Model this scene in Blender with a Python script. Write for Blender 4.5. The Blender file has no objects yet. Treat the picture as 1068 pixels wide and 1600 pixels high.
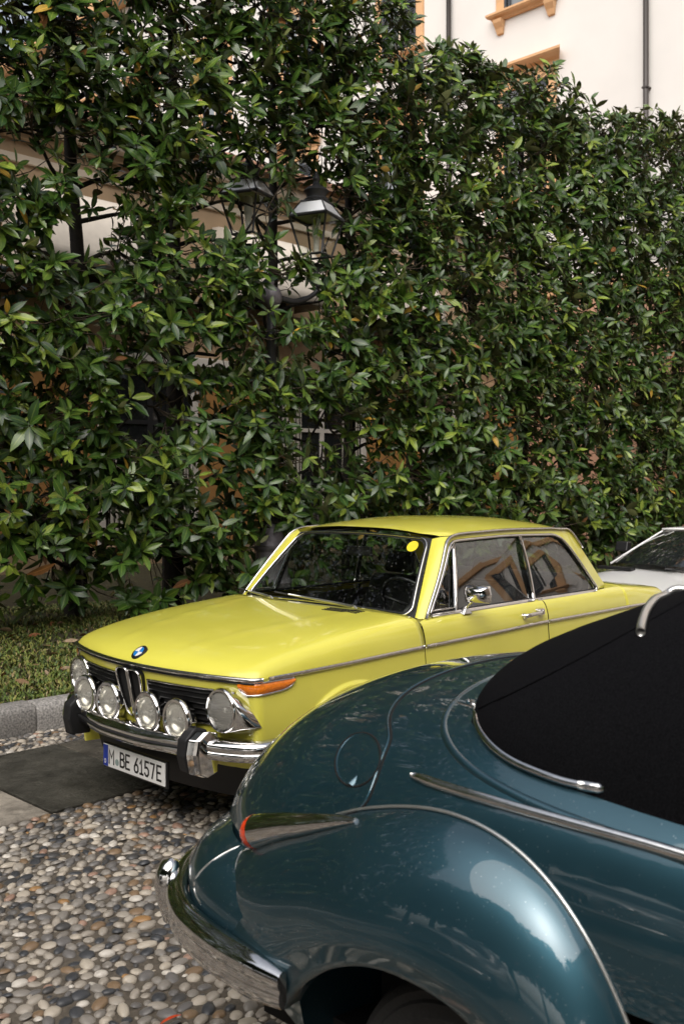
import bpy, bmesh, math, random
import numpy as np
from mathutils import Vector, Matrix
from mathutils.bvhtree import BVHTree

# ------------------------------------------------------------------ camera, sky, sun, exposure
SC = bpy.context.scene
COL = SC.collection
CAM = np.array([-3.410, -4.066, 1.642]); YAW = math.radians(44.516); FPX = 1557.0; HORIZON = 751.0
cd = bpy.data.cameras.new('camera'); cam = bpy.data.objects.new('camera', cd); COL.objects.link(cam)
cam.location = CAM; cam.rotation_euler = (math.pi / 2, 0, YAW - math.pi / 2)
cd.sensor_width = 36; cd.lens = 36 * FPX / 1600; cd.shift_y = -(800 - HORIZON) / 1600
cd.clip_start = 0.05; cd.clip_end = 2000
cd.dof.use_dof = True; cd.dof.focus_distance = 4.9; cd.dof.aperture_fstop = 5.6
SC.camera = cam

SUN = Vector((-0.62, -0.30, 0.78)).normalized()
w = bpy.data.worlds.new('World'); SC.world = w; w.use_nodes = True
nt = w.node_tree; bg = nt.nodes['Background']
sky = nt.nodes.new('ShaderNodeTexSky'); sky.sky_type = 'NISHITA'; sky.sun_disc = False
sky.sun_elevation = math.asin(SUN.z); sky.sun_rotation = math.atan2(SUN.x, SUN.y)
sky.dust_density = 4.0; sky.air_density = 1.0; sky.ozone_density = 1.0
hs = nt.nodes.new('ShaderNodeHueSaturation'); hs.inputs['Saturation'].default_value = 0.38
nt.links.new(sky.outputs[0], hs.inputs['Color']); nt.links.new(hs.outputs[0], bg.inputs['Color'])
bg.inputs['Strength'].default_value = 0.15
sl = bpy.data.lights.new('sun', 'SUN'); sl.energy = 2.0; sl.angle = math.radians(80); sl.color = (1, .94, .86)
so = bpy.data.objects.new('sun', sl); COL.objects.link(so); so.location = (0, 0, 20)
so.rotation_euler = SUN.to_track_quat('Z', 'Y').to_euler()
SC.view_settings.view_transform = 'Standard'; SC.view_settings.look = 'None'
SC.view_settings.gamma = 1; SC.view_settings.exposure = 0.38; SC.view_settings.use_curve_mapping = False
SC.render.engine = 'CYCLES'
cy = SC.cycles
cy.max_bounces = 8; cy.diffuse_bounces = 3; cy.glossy_bounces = 4; cy.transmission_bounces = 4; cy.transparent_max_bounces = 12
cy.use_denoising = True; cy.caustics_reflective = False; cy.caustics_refractive = False

rng = np.random.default_rng(7); random.seed(7)

# ------------------------------------------------------------------ helpers
FW = np.array([math.cos(YAW), math.sin(YAW), 0]); RT = np.array([math.sin(YAW), -math.cos(YAW), 0])
def ray(px, py):
    return FW + (px - 534) / FPX * RT + np.array([0, 0, (HORIZON - py) / FPX])
def onY(px, py, Y):
    d = ray(px, py); return CAM + d * (Y - CAM[1]) / d[1]
def onX(px, py, X):
    d = ray(px, py); return CAM + d * (X - CAM[0]) / d[0]
def onZ(px, py, Z):
    d = ray(px, py); return CAM + d * (Z - CAM[2]) / d[2]
def project(P):
    d = np.asarray(P, float) - CAM
    z = d @ FW; x = d @ RT
    zz = np.where(z > .05, z, .05)
    return 534 + FPX * x / zz, HORIZON - FPX * d[..., 2] / zz, z

def sm(a, b, x):
    t = np.clip((np.asarray(x, float) - a) / (b - a), 0, 1); return t * t * (3 - 2 * t)

def fn(pts):
    """smooth interpolant through (x, y) pairs (monotone cubic)"""
    p = np.array(pts, float); X, Y = p[:, 0], p[:, 1]
    h = np.diff(X); d = np.diff(Y) / h; m = np.zeros(len(X)); m[0] = d[0]; m[-1] = d[-1]
    for i in range(1, len(X) - 1):
        if d[i - 1] * d[i] > 0:
            m[i] = 2 * d[i - 1] * d[i] / (d[i - 1] + d[i])
    def f(x):
        x = np.clip(np.asarray(x, float), X[0], X[-1]); i = np.clip(np.searchsorted(X, x) - 1, 0, len(X) - 2)
        t = (x - X[i]) / h[i]
        return ((1 + 2 * t) * (1 - t) ** 2 * Y[i] + t * (1 - t) ** 2 * h[i] * m[i] + t * t * (3 - 2 * t) * Y[i + 1] + t * t * (t - 1) * h[i] * m[i + 1])
    return f

def cr(P, n, closed=False):
    """Catmull-Rom curve through P, resampled to n points evenly by arc length"""
    P = np.array(P, float); m = len(P)
    if closed: Q = np.vstack([P[-1], P, P[0], P[1]]); segs = m
    else: Q = np.vstack([2 * P[0] - P[1], P, 2 * P[-1] - P[-2]]); segs = m - 1
    out = []
    for i in range(segs):
        a, b, c, d = Q[i:i + 4]
        for t in np.linspace(0, 1, 24, endpoint=False):
            out.append(.5 * (2 * b + (c - a) * t + (2 * a - 5 * b + 4 * c - d) * t * t + (3 * b - a - 3 * c + d) * t ** 3))
    out.append(P[0] if closed else P[-1]); out = np.array(out)
    s = np.r_[0, np.cumsum(np.linalg.norm(np.diff(out, axis=0), axis=1))]
    u = np.linspace(0, s[-1], n, endpoint=not closed)
    return np.stack([np.interp(u, s, out[:, k]) for k in range(P.shape[1])], 1)

class MB:
    def __init__(s): s.v = []; s.f = []; s.m = []; s.n = 0
    def add(s, V, F, mi=0):
        V = np.asarray(V, float).reshape(-1, 3); b = s.n
        s.v.append(V); s.n += len(V)
        for f in F: s.f.append([b + i for i in f]); s.m.append(mi)
        return s
    def grid(s, G, closed_u=False, closed_v=False, flip=False, mi=0):
        G = np.asarray(G, float); nu, nv = G.shape[:2]; F = []
        for i in range(nu if closed_u else nu - 1):
            for j in range(nv if closed_v else nv - 1):
                a, b, c, d = i * nv + j, ((i + 1) % nu) * nv + j, ((i + 1) % nu) * nv + (j + 1) % nv, i * nv + (j + 1) % nv
                F.append((a, d, c, b) if flip else (a, b, c, d))
        return s.add(G.reshape(-1, 3), F, mi)
    def box(s, lo, hi, mi=0):
        x0, y0, z0 = lo; x1, y1, z1 = hi
        V = [(x0, y0, z0), (x1, y0, z0), (x1, y1, z0), (x0, y1, z0), (x0, y0, z1), (x1, y0, z1), (x1, y1, z1), (x0, y1, z1)]
        return s.add(V, [(0, 3, 2, 1), (4, 5, 6, 7), (0, 1, 5, 4), (1, 2, 6, 5), (2, 3, 7, 6), (3, 0, 4, 7)], mi)
    def hexa(s, V, mi=0):
        return s.add(V, [(0, 3, 2, 1), (4, 5, 6, 7), (0, 1, 5, 4), (1, 2, 6, 5), (2, 3, 7, 6), (3, 0, 4, 7)], mi)
    def tube(s, P, r, k=8, closed=False, up=(0, 0, 1), ry=None, cap=True, mi=0, rs=None):
        P = np.asarray(P, float); n = len(P)
        T = (np.roll(P, -1, 0) - np.roll(P, 1, 0)) if closed else np.gradient(P, axis=0)
        T /= np.linalg.norm(T, axis=1)[:, None] + 1e-12
        r = np.broadcast_to(np.asarray(r, float), (n,)); ry_ = r if ry is None else np.broadcast_to(np.asarray(ry, float), (n,))
        up = np.asarray(up, float)
        U = np.broadcast_to(up, T.shape).copy()
        bad = np.abs(np.sum(U * T, 1) / (np.linalg.norm(U, axis=1) + 1e-12)) > .97
        U[bad] = (1, 0.02, 0)
        A = np.cross(T, U); A /= np.linalg.norm(A, axis=1)[:, None] + 1e-12
        B = np.cross(A, T)
        an = np.linspace(0, 2 * np.pi, k, endpoint=False)
        G = P[:, None] + A[:, None] * (np.cos(an)[None, :, None] * r[:, None, None]) + B[:, None] * (np.sin(an)[None, :, None] * ry_[:, None, None])
        b = s.n; s.grid(G, closed_u=closed, closed_v=True, flip=True, mi=mi)
        if cap and not closed:
            s.f.append([b + j for j in range(k)]); s.m.append(mi)
            s.f.append([b + (n - 1) * k + j for j in range(k)][::-1]); s.m.append(mi)
        return s
    def lathe(s, prof, c, ax=(0, 0, 1), k=24, mi=0, cap=True):
        """prof: (radius, height along axis) pairs"""
        ax = np.asarray(ax, float); ax /= np.linalg.norm(ax)
        h = np.array([1, 0, 0.]) if abs(ax[0]) < .8 else np.array([0, 1, 0.])
        A = np.cross(ax, h); A /= np.linalg.norm(A); B = np.cross(ax, A)
        an = np.linspace(0, 2 * np.pi, k, endpoint=False); c = np.asarray(c, float)
        R = np.cos(an)[:, None] * A + np.sin(an)[:, None] * B
        G = np.array([c + ax * z + R * r for r, z in prof])
        b = s.n; s.grid(G, closed_v=True, flip=False, mi=mi)
        if cap:
            s.f.append([b + j for j in range(k)][::-1]); s.m.append(mi)
            s.f.append([b + (len(prof) - 1) * k + j for j in range(k)]); s.m.append(mi)
        return s
    def ball(s, c, r, k=14, mi=0):
        r = np.broadcast_to(np.asarray(r, float), (3,)); c = np.asarray(c, float)
        th = np.linspace(0.02, np.pi - .02, k // 2 + 2); ph = np.linspace(0, 2 * np.pi, k, endpoint=False)
        G = np.stack([np.sin(th)[:, None] * np.cos(ph), np.sin(th)[:, None] * np.sin(ph), np.cos(th)[:, None] * np.ones(k)], -1) * r + c
        return s.grid(G, closed_v=True, mi=mi)
    def build(s, name, mats, parent=None, smooth=True, bevel=0, bseg=2, auto=None, solid=0, soff=-1):
        me = bpy.data.meshes.new(name)
        V = np.vstack(s.v)
        if parent is not None: V = V - np.array(root_of(parent).location)
        me.from_pydata(V.tolist(), [], s.f)
        if not isinstance(mats, (list, tuple)): mats = [mats]
        for m in mats: me.materials.append(m)
        if len(mats) > 1: me.polygons.foreach_set('material_index', s.m)
        me.polygons.foreach_set('use_smooth', [bool(smooth)] * len(s.f))
        if auto is not None: me.set_sharp_from_angle(angle=math.radians(auto))
        o = bpy.data.objects.new(name, me); COL.objects.link(o)
        if parent is not None: o.parent = parent
        if solid:
            md = o.modifiers.new('solid', 'SOLIDIFY'); md.thickness = solid; md.offset = soff
        if bevel:
            md = o.modifiers.new('bevel', 'BEVEL'); md.width = bevel; md.segments = bseg; md.limit_method = 'ANGLE'; md.angle_limit = math.radians(40)
        return o

def root_of(o):
    while o.parent is not None: o = o.parent
    return o
def tag(o, label=None, cat=None, group=None, kind=None):
    if label: o['label'] = label
    if cat: o['category'] = cat
    if group: o['group'] = group
    if kind: o['kind'] = kind
    return o
def thing(name, loc, label, cat, group=None):
    o = bpy.data.objects.new(name, None); COL.objects.link(o); o.location = loc; o.empty_display_size = .2
    return tag(o, label, cat, group)

# ------------------------------------------------------------------ materials
def mat(name, col, rough=.5, metal=0, coat=0, spec=.5, var=0, vscale=8, bump=0, bscale=40, col2=None, rvar=0, trans=0, ior=1.45, coat_rough=.03, bdist=.01, detail=4):
    m = bpy.data.materials.new(name); m.use_nodes = True
    t = m.node_tree; N = t.nodes; L = t.links; p = N['Principled BSDF']
    p.inputs['Base Color'].default_value = (*col, 1); p.inputs['Roughness'].default_value = rough
    p.inputs['Metallic'].default_value = metal; p.inputs['Coat Weight'].default_value = coat; p.inputs['Coat Roughness'].default_value = coat_rough
    p.inputs['Specular IOR Level'].default_value = spec; p.inputs['IOR'].default_value = ior
    p.inputs['Transmission Weight'].default_value = trans
    tc = N.new('ShaderNodeTexCoord')
    if var or col2 is not None or rvar:
        n = N.new('ShaderNodeTexNoise'); n.inputs['Scale'].default_value = vscale; n.inputs['Detail'].default_value = detail; n.inputs['Roughness'].default_value = .6
        L.new(tc.outputs['Object'], n.inputs['Vector'])
        mp = N.new('ShaderNodeMapRange'); mp.inputs[1].default_value = .3; mp.inputs[2].default_value = .7
        L.new(n.outputs['Fac'], mp.inputs[0])
        mx = N.new('ShaderNodeMix'); mx.data_type = 'RGBA'
        c2 = col2 if col2 is not None else tuple(c * (1 + var) for c in col)
        c1 = col if col2 is not None else tuple(c * (1 - var) for c in col)
        mx.inputs[6].default_value = (*c1, 1); mx.inputs[7].default_value = (*c2, 1)
        L.new(mp.outputs[0], mx.inputs[0]); L.new(mx.outputs[2], p.inputs['Base Color'])
        if rvar:
            mr = N.new('ShaderNodeMapRange'); mr.inputs[3].default_value = rough - rvar; mr.inputs[4].default_value = rough + rvar
            L.new(mp.outputs[0], mr.inputs[0]); L.new(mr.outputs[0], p.inputs['Roughness'])
    if bump:
        n2 = N.new('ShaderNodeTexNoise'); n2.inputs['Scale'].default_value = bscale; n2.inputs['Detail'].default_value = 5
        L.new(tc.outputs['Object'], n2.inputs['Vector'])
        b = N.new('ShaderNodeBump'); b.inputs['Strength'].default_value = bump; b.inputs['Distance'].default_value = bdist
        L.new(n2.outputs['Fac'], b.inputs['Height']); L.new(b.outputs[0], p.inputs['Normal'])
    return m

def droplets(m, scale=260, size=.16, strength=.5, bead_glint=None):
    """fine rain beads standing on a painted or glazed surface, as relief; dust: pale colour painted on the beads as their glint"""
    t = m.node_tree; N = t.nodes; L = t.links; p = N['Principled BSDF']
    tc = N.new('ShaderNodeTexCoord'); v = N.new('ShaderNodeTexVoronoi'); v.inputs['Scale'].default_value = scale
    L.new(tc.outputs['Object'], v.inputs['Vector'])
    nz = N.new('ShaderNodeTexNoise'); nz.inputs['Scale'].default_value = 6; nz.inputs['Detail'].default_value = 3
    L.new(tc.outputs['Object'], nz.inputs['Vector'])
    sub = N.new('ShaderNodeMath'); sub.operation = 'MULTIPLY_ADD'; sub.inputs[1].default_value = size * 1.6; sub.inputs[2].default_value = -size * .25
    L.new(nz.outputs['Fac'], sub.inputs[0])
    mr = N.new('ShaderNodeMath'); mr.operation = 'LESS_THAN'
    L.new(v.outputs['Distance'], mr.inputs[0]); L.new(sub.outputs[0], mr.inputs[1])
    # only some cells carry a bead
    sep = N.new('ShaderNodeSeparateColor'); L.new(v.outputs['Color'], sep.inputs[0])
    g = N.new('ShaderNodeMath'); g.operation = 'GREATER_THAN'; g.inputs[1].default_value = .55; L.new(sep.outputs[0], g.inputs[0])
    mm = N.new('ShaderNodeMath'); mm.operation = 'MULTIPLY'; L.new(mr.outputs[0], mm.inputs[0]); L.new(g.outputs[0], mm.inputs[1])
    b = N.new('ShaderNodeBump'); b.inputs['Strength'].default_value = strength; b.inputs['Distance'].default_value = .002
    L.new(mm.outputs[0], b.inputs['Height'])
    L.new(b.outputs[0], p.inputs['Coat Normal'])
    if bead_glint is not None:
        src = p.inputs['Base Color'].links[0].from_socket if p.inputs['Base Color'].is_linked else None
        mx = N.new('ShaderNodeMix'); mx.data_type = 'RGBA'; mx.inputs[7].default_value = (*bead_glint, 1)
        if src: L.new(src, mx.inputs[6])
        else: mx.inputs[6].default_value = p.inputs['Base Color'].default_value
        k = N.new('ShaderNodeMath'); k.operation = 'MULTIPLY'; k.inputs[1].default_value = .55
        L.new(mm.outputs[0], k.inputs[0]); L.new(k.outputs[0], mx.inputs[0]); L.new(mx.outputs[2], p.inputs['Base Color'])
    return m

def schlick(N, L, r0):
    """mirror share of a thin pane, the same from either side"""
    lw = N.new('ShaderNodeLayerWeight'); lw.inputs['Blend'].default_value = .5
    pw = N.new('ShaderNodeMath'); pw.operation = 'POWER'; pw.inputs[1].default_value = 5; L.new(lw.outputs['Facing'], pw.inputs[0])
    ma = N.new('ShaderNodeMath'); ma.operation = 'MULTIPLY_ADD'; ma.inputs[1].default_value = 1 - r0; ma.inputs[2].default_value = r0; L.new(pw.outputs[0], ma.inputs[0])
    return ma
def glass_mat(name, tint=(.75, .8, .78), refl=1.0, beads=True, ior=.06):
    """thin automobile glass: tinted see-through plus fresnel mirror"""
    m = bpy.data.materials.new(name); m.use_nodes = True; t = m.node_tree; N = t.nodes; L = t.links
    N.remove(N['Principled BSDF']); out = N['Material Output']
    tr = N.new('ShaderNodeBsdfTransparent'); tr.inputs[0].default_value = (*tint, 1)
    gl = N.new('ShaderNodeBsdfGlossy'); gl.inputs['Roughness'].default_value = .01; gl.inputs[0].default_value = (refl, refl, refl, 1)
    fr = schlick(N, L, ior)
    mx = N.new('ShaderNodeMixShader'); L.new(fr.outputs[0], mx.inputs[0]); L.new(tr.outputs[0], mx.inputs[1]); L.new(gl.outputs[0], mx.inputs[2])
    last = mx
    if beads:
        df = N.new('ShaderNodeBsdfDiffuse'); df.inputs[0].default_value = (.55, .56, .56, 1)
        tc = N.new('ShaderNodeTexCoord'); v = N.new('ShaderNodeTexVoronoi'); v.inputs['Scale'].default_value = 62
        L.new(tc.outputs['Object'], v.inputs['Vector'])
        lt = N.new('ShaderNodeMath'); lt.operation = 'LESS_THAN'; lt.inputs[1].default_value = .20; L.new(v.outputs['Distance'], lt.inputs[0])
        sep = N.new('ShaderNodeSeparateColor'); L.new(v.outputs['Color'], sep.inputs[0])
        g = N.new('ShaderNodeMath'); g.operation = 'GREATER_THAN'; g.inputs[1].default_value = .60; L.new(sep.outputs[0], g.inputs[0])
        mm = N.new('ShaderNodeMath'); mm.operation = 'MULTIPLY'; L.new(lt.outputs[0], mm.inputs[0]); L.new(g.outputs[0], mm.inputs[1])
        k = N.new('ShaderNodeMath'); k.operation = 'MULTIPLY'; k.inputs[1].default_value = .13; L.new(mm.outputs[0], k.inputs[0])
        m2 = N.new('ShaderNodeMixShader'); L.new(k.outputs[0], m2.inputs[0]); L.new(mx.outputs[0], m2.inputs[1]); L.new(df.outputs[0], m2.inputs[2])
        last = m2
    L.new(last.outputs[0], out.inputs['Surface'])
    return m

M = {}
M['chrome'] = mat('chrome', (.72, .71, .70), .07, 1, var=.08, vscale=30, rvar=.03)
M['dull_chrome'] = mat('worn_chrome', (.62, .60, .58), .20, 1, var=.15, vscale=60, rvar=.08)
M['bright'] = mat('bright_moulding', (.80, .79, .77), .16, 1, var=.06, vscale=40, rvar=.05)
M['rubber'] = mat('black_rubber', (.012, .012, .013), .55, bump=.1, bscale=200)
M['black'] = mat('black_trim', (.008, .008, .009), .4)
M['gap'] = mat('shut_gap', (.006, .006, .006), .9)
M['tyre'] = mat('tyre', (.018, .018, .018), .75, bump=.2, bscale=120)
M['interior'] = mat('interior_vinyl', (.018, .018, .02), .5, bump=.1, bscale=150)
M['lining'] = mat('lining', (.05, .05, .05), .9)
M['steel'] = mat('wheel_steel', (.45, .45, .44), .35, .8)
M['amber'] = mat('amber_lens', (.75, .19, .01), .12, coat=1, var=.25, vscale=60)
M['redlens'] = mat('red_lens', (.75, .06, .015), .12, coat=1, var=.2, vscale=50)
M['glass'] = glass_mat('window_glass', (.70, .74, .72), ior=.16)
M['screen'] = glass_mat('windscreen_glass', (.86, .89, .87), ior=.055)
M['pane'] = glass_mat('lamp_pane', (.93, .95, .93), beads=False, ior=.03)
M['reflector'] = mat('lamp_reflector', (.82, .80, .74), .22, .9)
def lens_mat():
    m = bpy.data.materials.new('ribbed_lens'); m.use_nodes = True; t = m.node_tree; N = t.nodes; L = t.links
    N.remove(N['Principled BSDF']); out = N['Material Output']
    tr = N.new('ShaderNodeBsdfTransparent'); tr.inputs[0].default_value = (.88, .88, .85, 1)
    gl = N.new('ShaderNodeBsdfGlossy'); gl.inputs['Roughness'].default_value = .05
    df = N.new('ShaderNodeBsdfDiffuse'); df.inputs[0].default_value = (.66, .64, .58, 1)
    tc = N.new('ShaderNodeTexCoord'); wv = N.new('ShaderNodeTexWave'); wv.wave_type = 'BANDS'; wv.bands_direction = 'Y'; wv.inputs['Scale'].default_value = 28
    L.new(tc.outputs['Object'], wv.inputs['Vector'])
    b = N.new('ShaderNodeBump'); b.inputs['Strength'].default_value = .16; b.inputs['Distance'].default_value = .004; L.new(wv.outputs['Fac'], b.inputs['Height'])
    L.new(b.outputs[0], gl.inputs['Normal'])
    m1 = N.new('ShaderNodeMixShader'); m1.inputs[0].default_value = .30; L.new(tr.outputs[0], m1.inputs[1]); L.new(df.outputs[0], m1.inputs[2])
    m2 = N.new('ShaderNodeMixShader'); fr = schlick(N, L, .05)
    L.new(fr.outputs[0], m2.inputs[0]); L.new(m1.outputs[0], m2.inputs[1]); L.new(gl.outputs[0], m2.inputs[2]); L.new(m2.outputs[0], out.inputs['Surface'])
    return m
M['lens'] = lens_mat()
M['yellow'] = droplets(mat('yellow_paint', (.73, .68, .095), .30, coat=1, coat_rough=.05, spec=.4, var=.03, vscale=3), 100, .17, .5)
M['blue'] = droplets(mat('blue_paint', (.032, .092, .124), .40, metal=.82, coat=1, coat_rough=.025, var=.08, vscale=4), 115, .22, .7, bead_glint=(.30, .36, .38))  # pale bead colour paints the droplets' sparkle
M['blue'].node_tree.nodes['Principled BSDF'].inputs['Coat IOR'].default_value = 1.65
M['white'] = mat('white_paint', (.88, .88, .87), .3, coat=1)
M['canvas'] = mat('black_canvas', (.0018, .0018, .0024), .95, spec=.05, bump=.5, bscale=700, bdist=.003, col2=(.0105, .0105, .012), vscale=330, detail=2)
M['piping'] = mat('pale_piping', (.60, .60, .58), .28, .85)
M['plate'] = mat('plate_white', (.72, .72, .70), .35)
M['plateblue'] = mat('plate_blue', (.005, .03, .28), .35)
M['ink'] = mat('plate_ink', (.01, .01, .01), .4)
M['seal'] = mat('plate_seal', (.25, .32, .30), .5)
M['emb_blue'] = mat('emblem_blue', (.02, .20, .55), .2, coat=1)
M['emb_white'] = mat('emblem_white', (.8, .8, .8), .2, coat=1)
M['sticker'] = mat('yellow_sticker', (.75, .62, .02), .5)
M['iron'] = mat('cast_iron', (.035, .036, .038), .45, .3, bump=.15, bscale=60)
M['grey_iron'] = mat('weathered_iron', (.13, .12, .13), .5, .2, bump=.15, bscale=40, var=.25, vscale=20)
M['blackbar'] = mat('black_bar', (.03, .03, .03), .22, .6)
# ------------------------------------------------------------------ ground, paving, kerb, lawn
def cobble_far_mat():
    m = mat('pebble_paving', (.2, .18, .15), .6); t = m.node_tree; N = t.nodes; L = t.links; p = N['Principled BSDF']
    tc = N.new('ShaderNodeTexCoord'); v = N.new('ShaderNodeTexVoronoi'); v.inputs['Scale'].default_value = 22
    L.new(tc.outputs['Object'], v.inputs['Vector'])
    r = N.new('ShaderNodeValToRGB'); L.new(v.outputs['Color'], r.inputs[0])
    els = r.color_ramp.elements; els[0].color = (.05, .05, .05, 1); els[1].color = (.5, .46, .4, 1)
    e = els.new(.5); e.color = (.25, .21, .17, 1)
    L.new(r.outputs[0], p.inputs['Base Color'])
    b = N.new('ShaderNodeBump'); b.invert = True; b.inputs['Distance'].default_value = .03; L.new(v.outputs['Distance'], b.inputs['Height']); L.new(b.outputs[0], p.inputs['Normal'])
    return m
MORTAR = mat('mortar', (.075, .063, .048), .75, col2=(.15, .125, .095), vscale=60, bump=.8, bscale=260, bdist=.01)
g = MB(); S = 300
xs = [-S, -4.4, 2.8, S]; ys = [-S, -3.9, 1.9, S]
for i in range(3):
    for j in range(3):
        if j == 2: continue
        inner = (i == 1 and j == 1)
        g.add([(xs[i], ys[j], 0), (xs[i + 1], ys[j], 0), (xs[i + 1], ys[j + 1], 0), (xs[i], ys[j + 1], 0)], [(0, 1, 2, 3)], 0 if inner else 1)
g.add([(-S, 1.9, -.02), (S, 1.9, -.02), (S, S, -.02), (-S, S, -.02)], [(0, 1, 2, 3)], 1)
ground = tag(g.build('ground', [MORTAR, cobble_far_mat()], smooth=False), kind='structure')

# pebbles: dart throwing with falling radii
def throw(x0, x1, y0, y1, tries, rmax, rmin, pts, cells, skip=None, cs=.07):
    T = rng.random((tries, 3))
    for k in range(tries):
        x = x0 + (x1 - x0) * T[k, 0]; y = y0 + (y1 - y0) * T[k, 1]
        if skip is not None and skip(x, y): continue
        f = k / tries; r = (rmax * (1 - f) + rmin * f) * (.8 + .4 * T[k, 2])
        ci, cj = int(x // cs), int(y // cs); ok = True
        for a in (-1, 0, 1):
            for b in (-1, 0, 1):
                for (px, py, pr) in cells.get((ci + a, cj + b), ()):
                    if (px - x) ** 2 + (py - y) ** 2 < ((pr + r) * .87) ** 2: ok = False; break
                if not ok: break
            if not ok: break
        if ok:
            pts.append((x, y, r)); cells.setdefault((ci, cj), []).append((x, y, r))
pts, cells = [], {}
# where nothing can be seen (under the cars, far side) stones are left out
def hid(x, y):
    if x > .1 and -.55 < y < .55: return True
    if -1.7 < x < -.5 and y < -2.3: return True
    return False
throw(-3.7, 2.2, -3.6, .375, 330000, .0265, .0105, pts, cells, hid)
throw(-3.6, 2.6, 1.53, 1.89, 50000, .023, .010, pts, cells)
pts = np.array(pts)
SEG, RINGS = 9, [(1.0, -.2), (.96, .30), (.66, .76)]
an = np.linspace(0, 2 * np.pi, SEG, endpoint=False)
PV = np.vstack([np.stack([np.cos(an) * r, np.sin(an) * r, np.full(SEG, z)], 1) for r, z in RINGS] + [[[0, 0, 1.0]]])
PF = []
for i in range(len(RINGS) - 1):
    for j in range(SEG):
        PF.append((i * SEG + j, i * SEG + (j + 1) % SEG, (i + 1) * SEG + (j + 1) % SEG, (i + 1) * SEG + j))
tris = [(2 * SEG + j, 2 * SEG + (j + 1) % SEG, 3 * SEG) for j in range(SEG)]
STONE = [((.42, .37, .30), .17), ((.31, .275, .23), .19), ((.22, .20, .175), .18), ((.14, .132, .125), .14), ((.048, .050, .054), .12), ((.06, .058, .056), .06), ((.20, .135, .08), .06), ((.30, .17, .07), .014), ((.30, .19, .14), .03), ((.54, .50, .44), .05)]
PM = [mat('pebble_stone', c, .36, var=.28, vscale=45, bump=.15, bscale=160, bdist=.004, rvar=.1, detail=8) for c, _ in STONE]
prob = np.array([p for _, p in STONE]); prob /= prob.sum()
n = len(pts); cid = rng.choice(len(STONE), n, p=prob)
ang = rng.normal(.6, .8, n); el = rng.uniform(.98, 1.28, n)
A = pts[:, 2] * el; B = pts[:, 2] / el * rng.uniform(.88, 1.04, n); H = pts[:, 2] * rng.uniform(.34, .56, n)
tilt = rng.normal(0, .13, (n, 2))
base_z = rng.uniform(-.004, .004, n)
P3 = np.stack([pts[:, 0], pts[:, 1], np.full(n, .012)], 1)
sx, sy, sz = project(P3)
size = np.where((sx > -10) & (sx < 640) & (sy > 1100) & (sy < 1610), A * FPX / sz, 0)
vis = (pts[:, 0] < -2.02) | (pts[:, 1] > -1.9)
size = size * vis
own = set(np.argsort(-size)[:300].tolist())
lump = 1 + .13 * np.stack([np.sin(2 * np.arctan2(PV[:, 1], PV[:, 0]) + k * 1.3) for k in range(6)]) * 1.0
meshes = {}
for k in range(3):
    for c in range(len(STONE)):
        me = bpy.data.meshes.new('pebble'); V = PV.copy(); V[:, :2] *= lump[k * 2][:, None]
        me.from_pydata(V.tolist(), [], PF + tris); me.materials.append(PM[c]); me.polygons.foreach_set('use_smooth', [True] * len(me.polygons)); meshes[k, c] = me
def pmat(i):
    return Matrix.Translation((pts[i, 0], pts[i, 1], base_z[i])) @ Matrix.Rotation(ang[i], 4, 'Z') @ Matrix.Rotation(tilt[i, 0], 4, 'X') @ Matrix.Rotation(tilt[i, 1], 4, 'Y') @ Matrix.Diagonal((A[i], B[i], H[i], 1))
for i in own:
    o = bpy.data.objects.new('pebble', meshes[int(rng.integers(3)), int(cid[i])]); COL.objects.link(o); o.parent = ground; o.matrix_local = pmat(i)
rest = np.array([i for i in range(n) if i not in own])
def mass_mesh(name, V, Fq, Ft, mi, mats, uv=None):
    """V (n, m, 3) copies of one template with quads Fq and triangles Ft"""
    n, m = V.shape[:2]; me = bpy.data.meshes.new(name)
    nq, ntr = len(Fq), len(Ft); off = (np.arange(n) * m)[:, None]
    parts = []; 
    lq = (off + np.array(Fq).reshape(1, -1)) if nq else np.zeros((n, 0), int)
    lt = (off + np.array(Ft).reshape(1, -1)) if ntr else np.zeros((n, 0), int)
    loops = np.concatenate([lq, lt], 1).ravel()
    tot = np.tile(np.r_[np.full(nq, 4), np.full(ntr, 3)], n)
    me.vertices.add(n * m); me.vertices.foreach_set('co', V.reshape(-1).astype(np.float32))
    me.loops.add(len(loops)); me.loops.foreach_set('vertex_index', loops.astype(np.int32))
    me.polygons.add(len(tot)); me.polygons.foreach_set('loop_start', np.r_[0, np.cumsum(tot)[:-1]].astype(np.int32))
    try: me.polygons.foreach_set('loop_total', tot.astype(np.int32))
    except Exception: pass
    for x in mats: me.materials.append(x)
    me.polygons.foreach_set('material_index', np.repeat(mi, nq + ntr).astype(np.int32))
    me.polygons.foreach_set('use_smooth', np.ones(len(tot), bool))
    if uv is not None:
        u = me.uv_layers.new(name='leaf'); idx = np.concatenate([np.array(Fq).ravel() if nq else np.zeros(0, int), np.array(Ft).ravel() if ntr else np.zeros(0, int)]).astype(int)
        u.data.foreach_set('uv', np.tile(np.asarray(uv)[idx].ravel(), n).astype(np.float32))
    me.update(calc_edges=True); me.validate()
    o = bpy.data.objects.new(name, me); COL.objects.link(o); return o
Mx = np.array([np.array(pmat(i)) for i in rest])
lv = PV[None] * np.concatenate([np.repeat(lump[rng.integers(0, 6, len(rest))][:, :, None], 2, 2), np.ones((len(rest), len(PV), 1))], 2)
V = np.einsum('nij,nmj->nmi', Mx[:, :3, :3], lv) + Mx[:, None, :3, 3]
o = mass_mesh('pebbles', V, PF, tris, cid[rest], PM); o.parent = ground; tag(o, kind='stuff')

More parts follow.
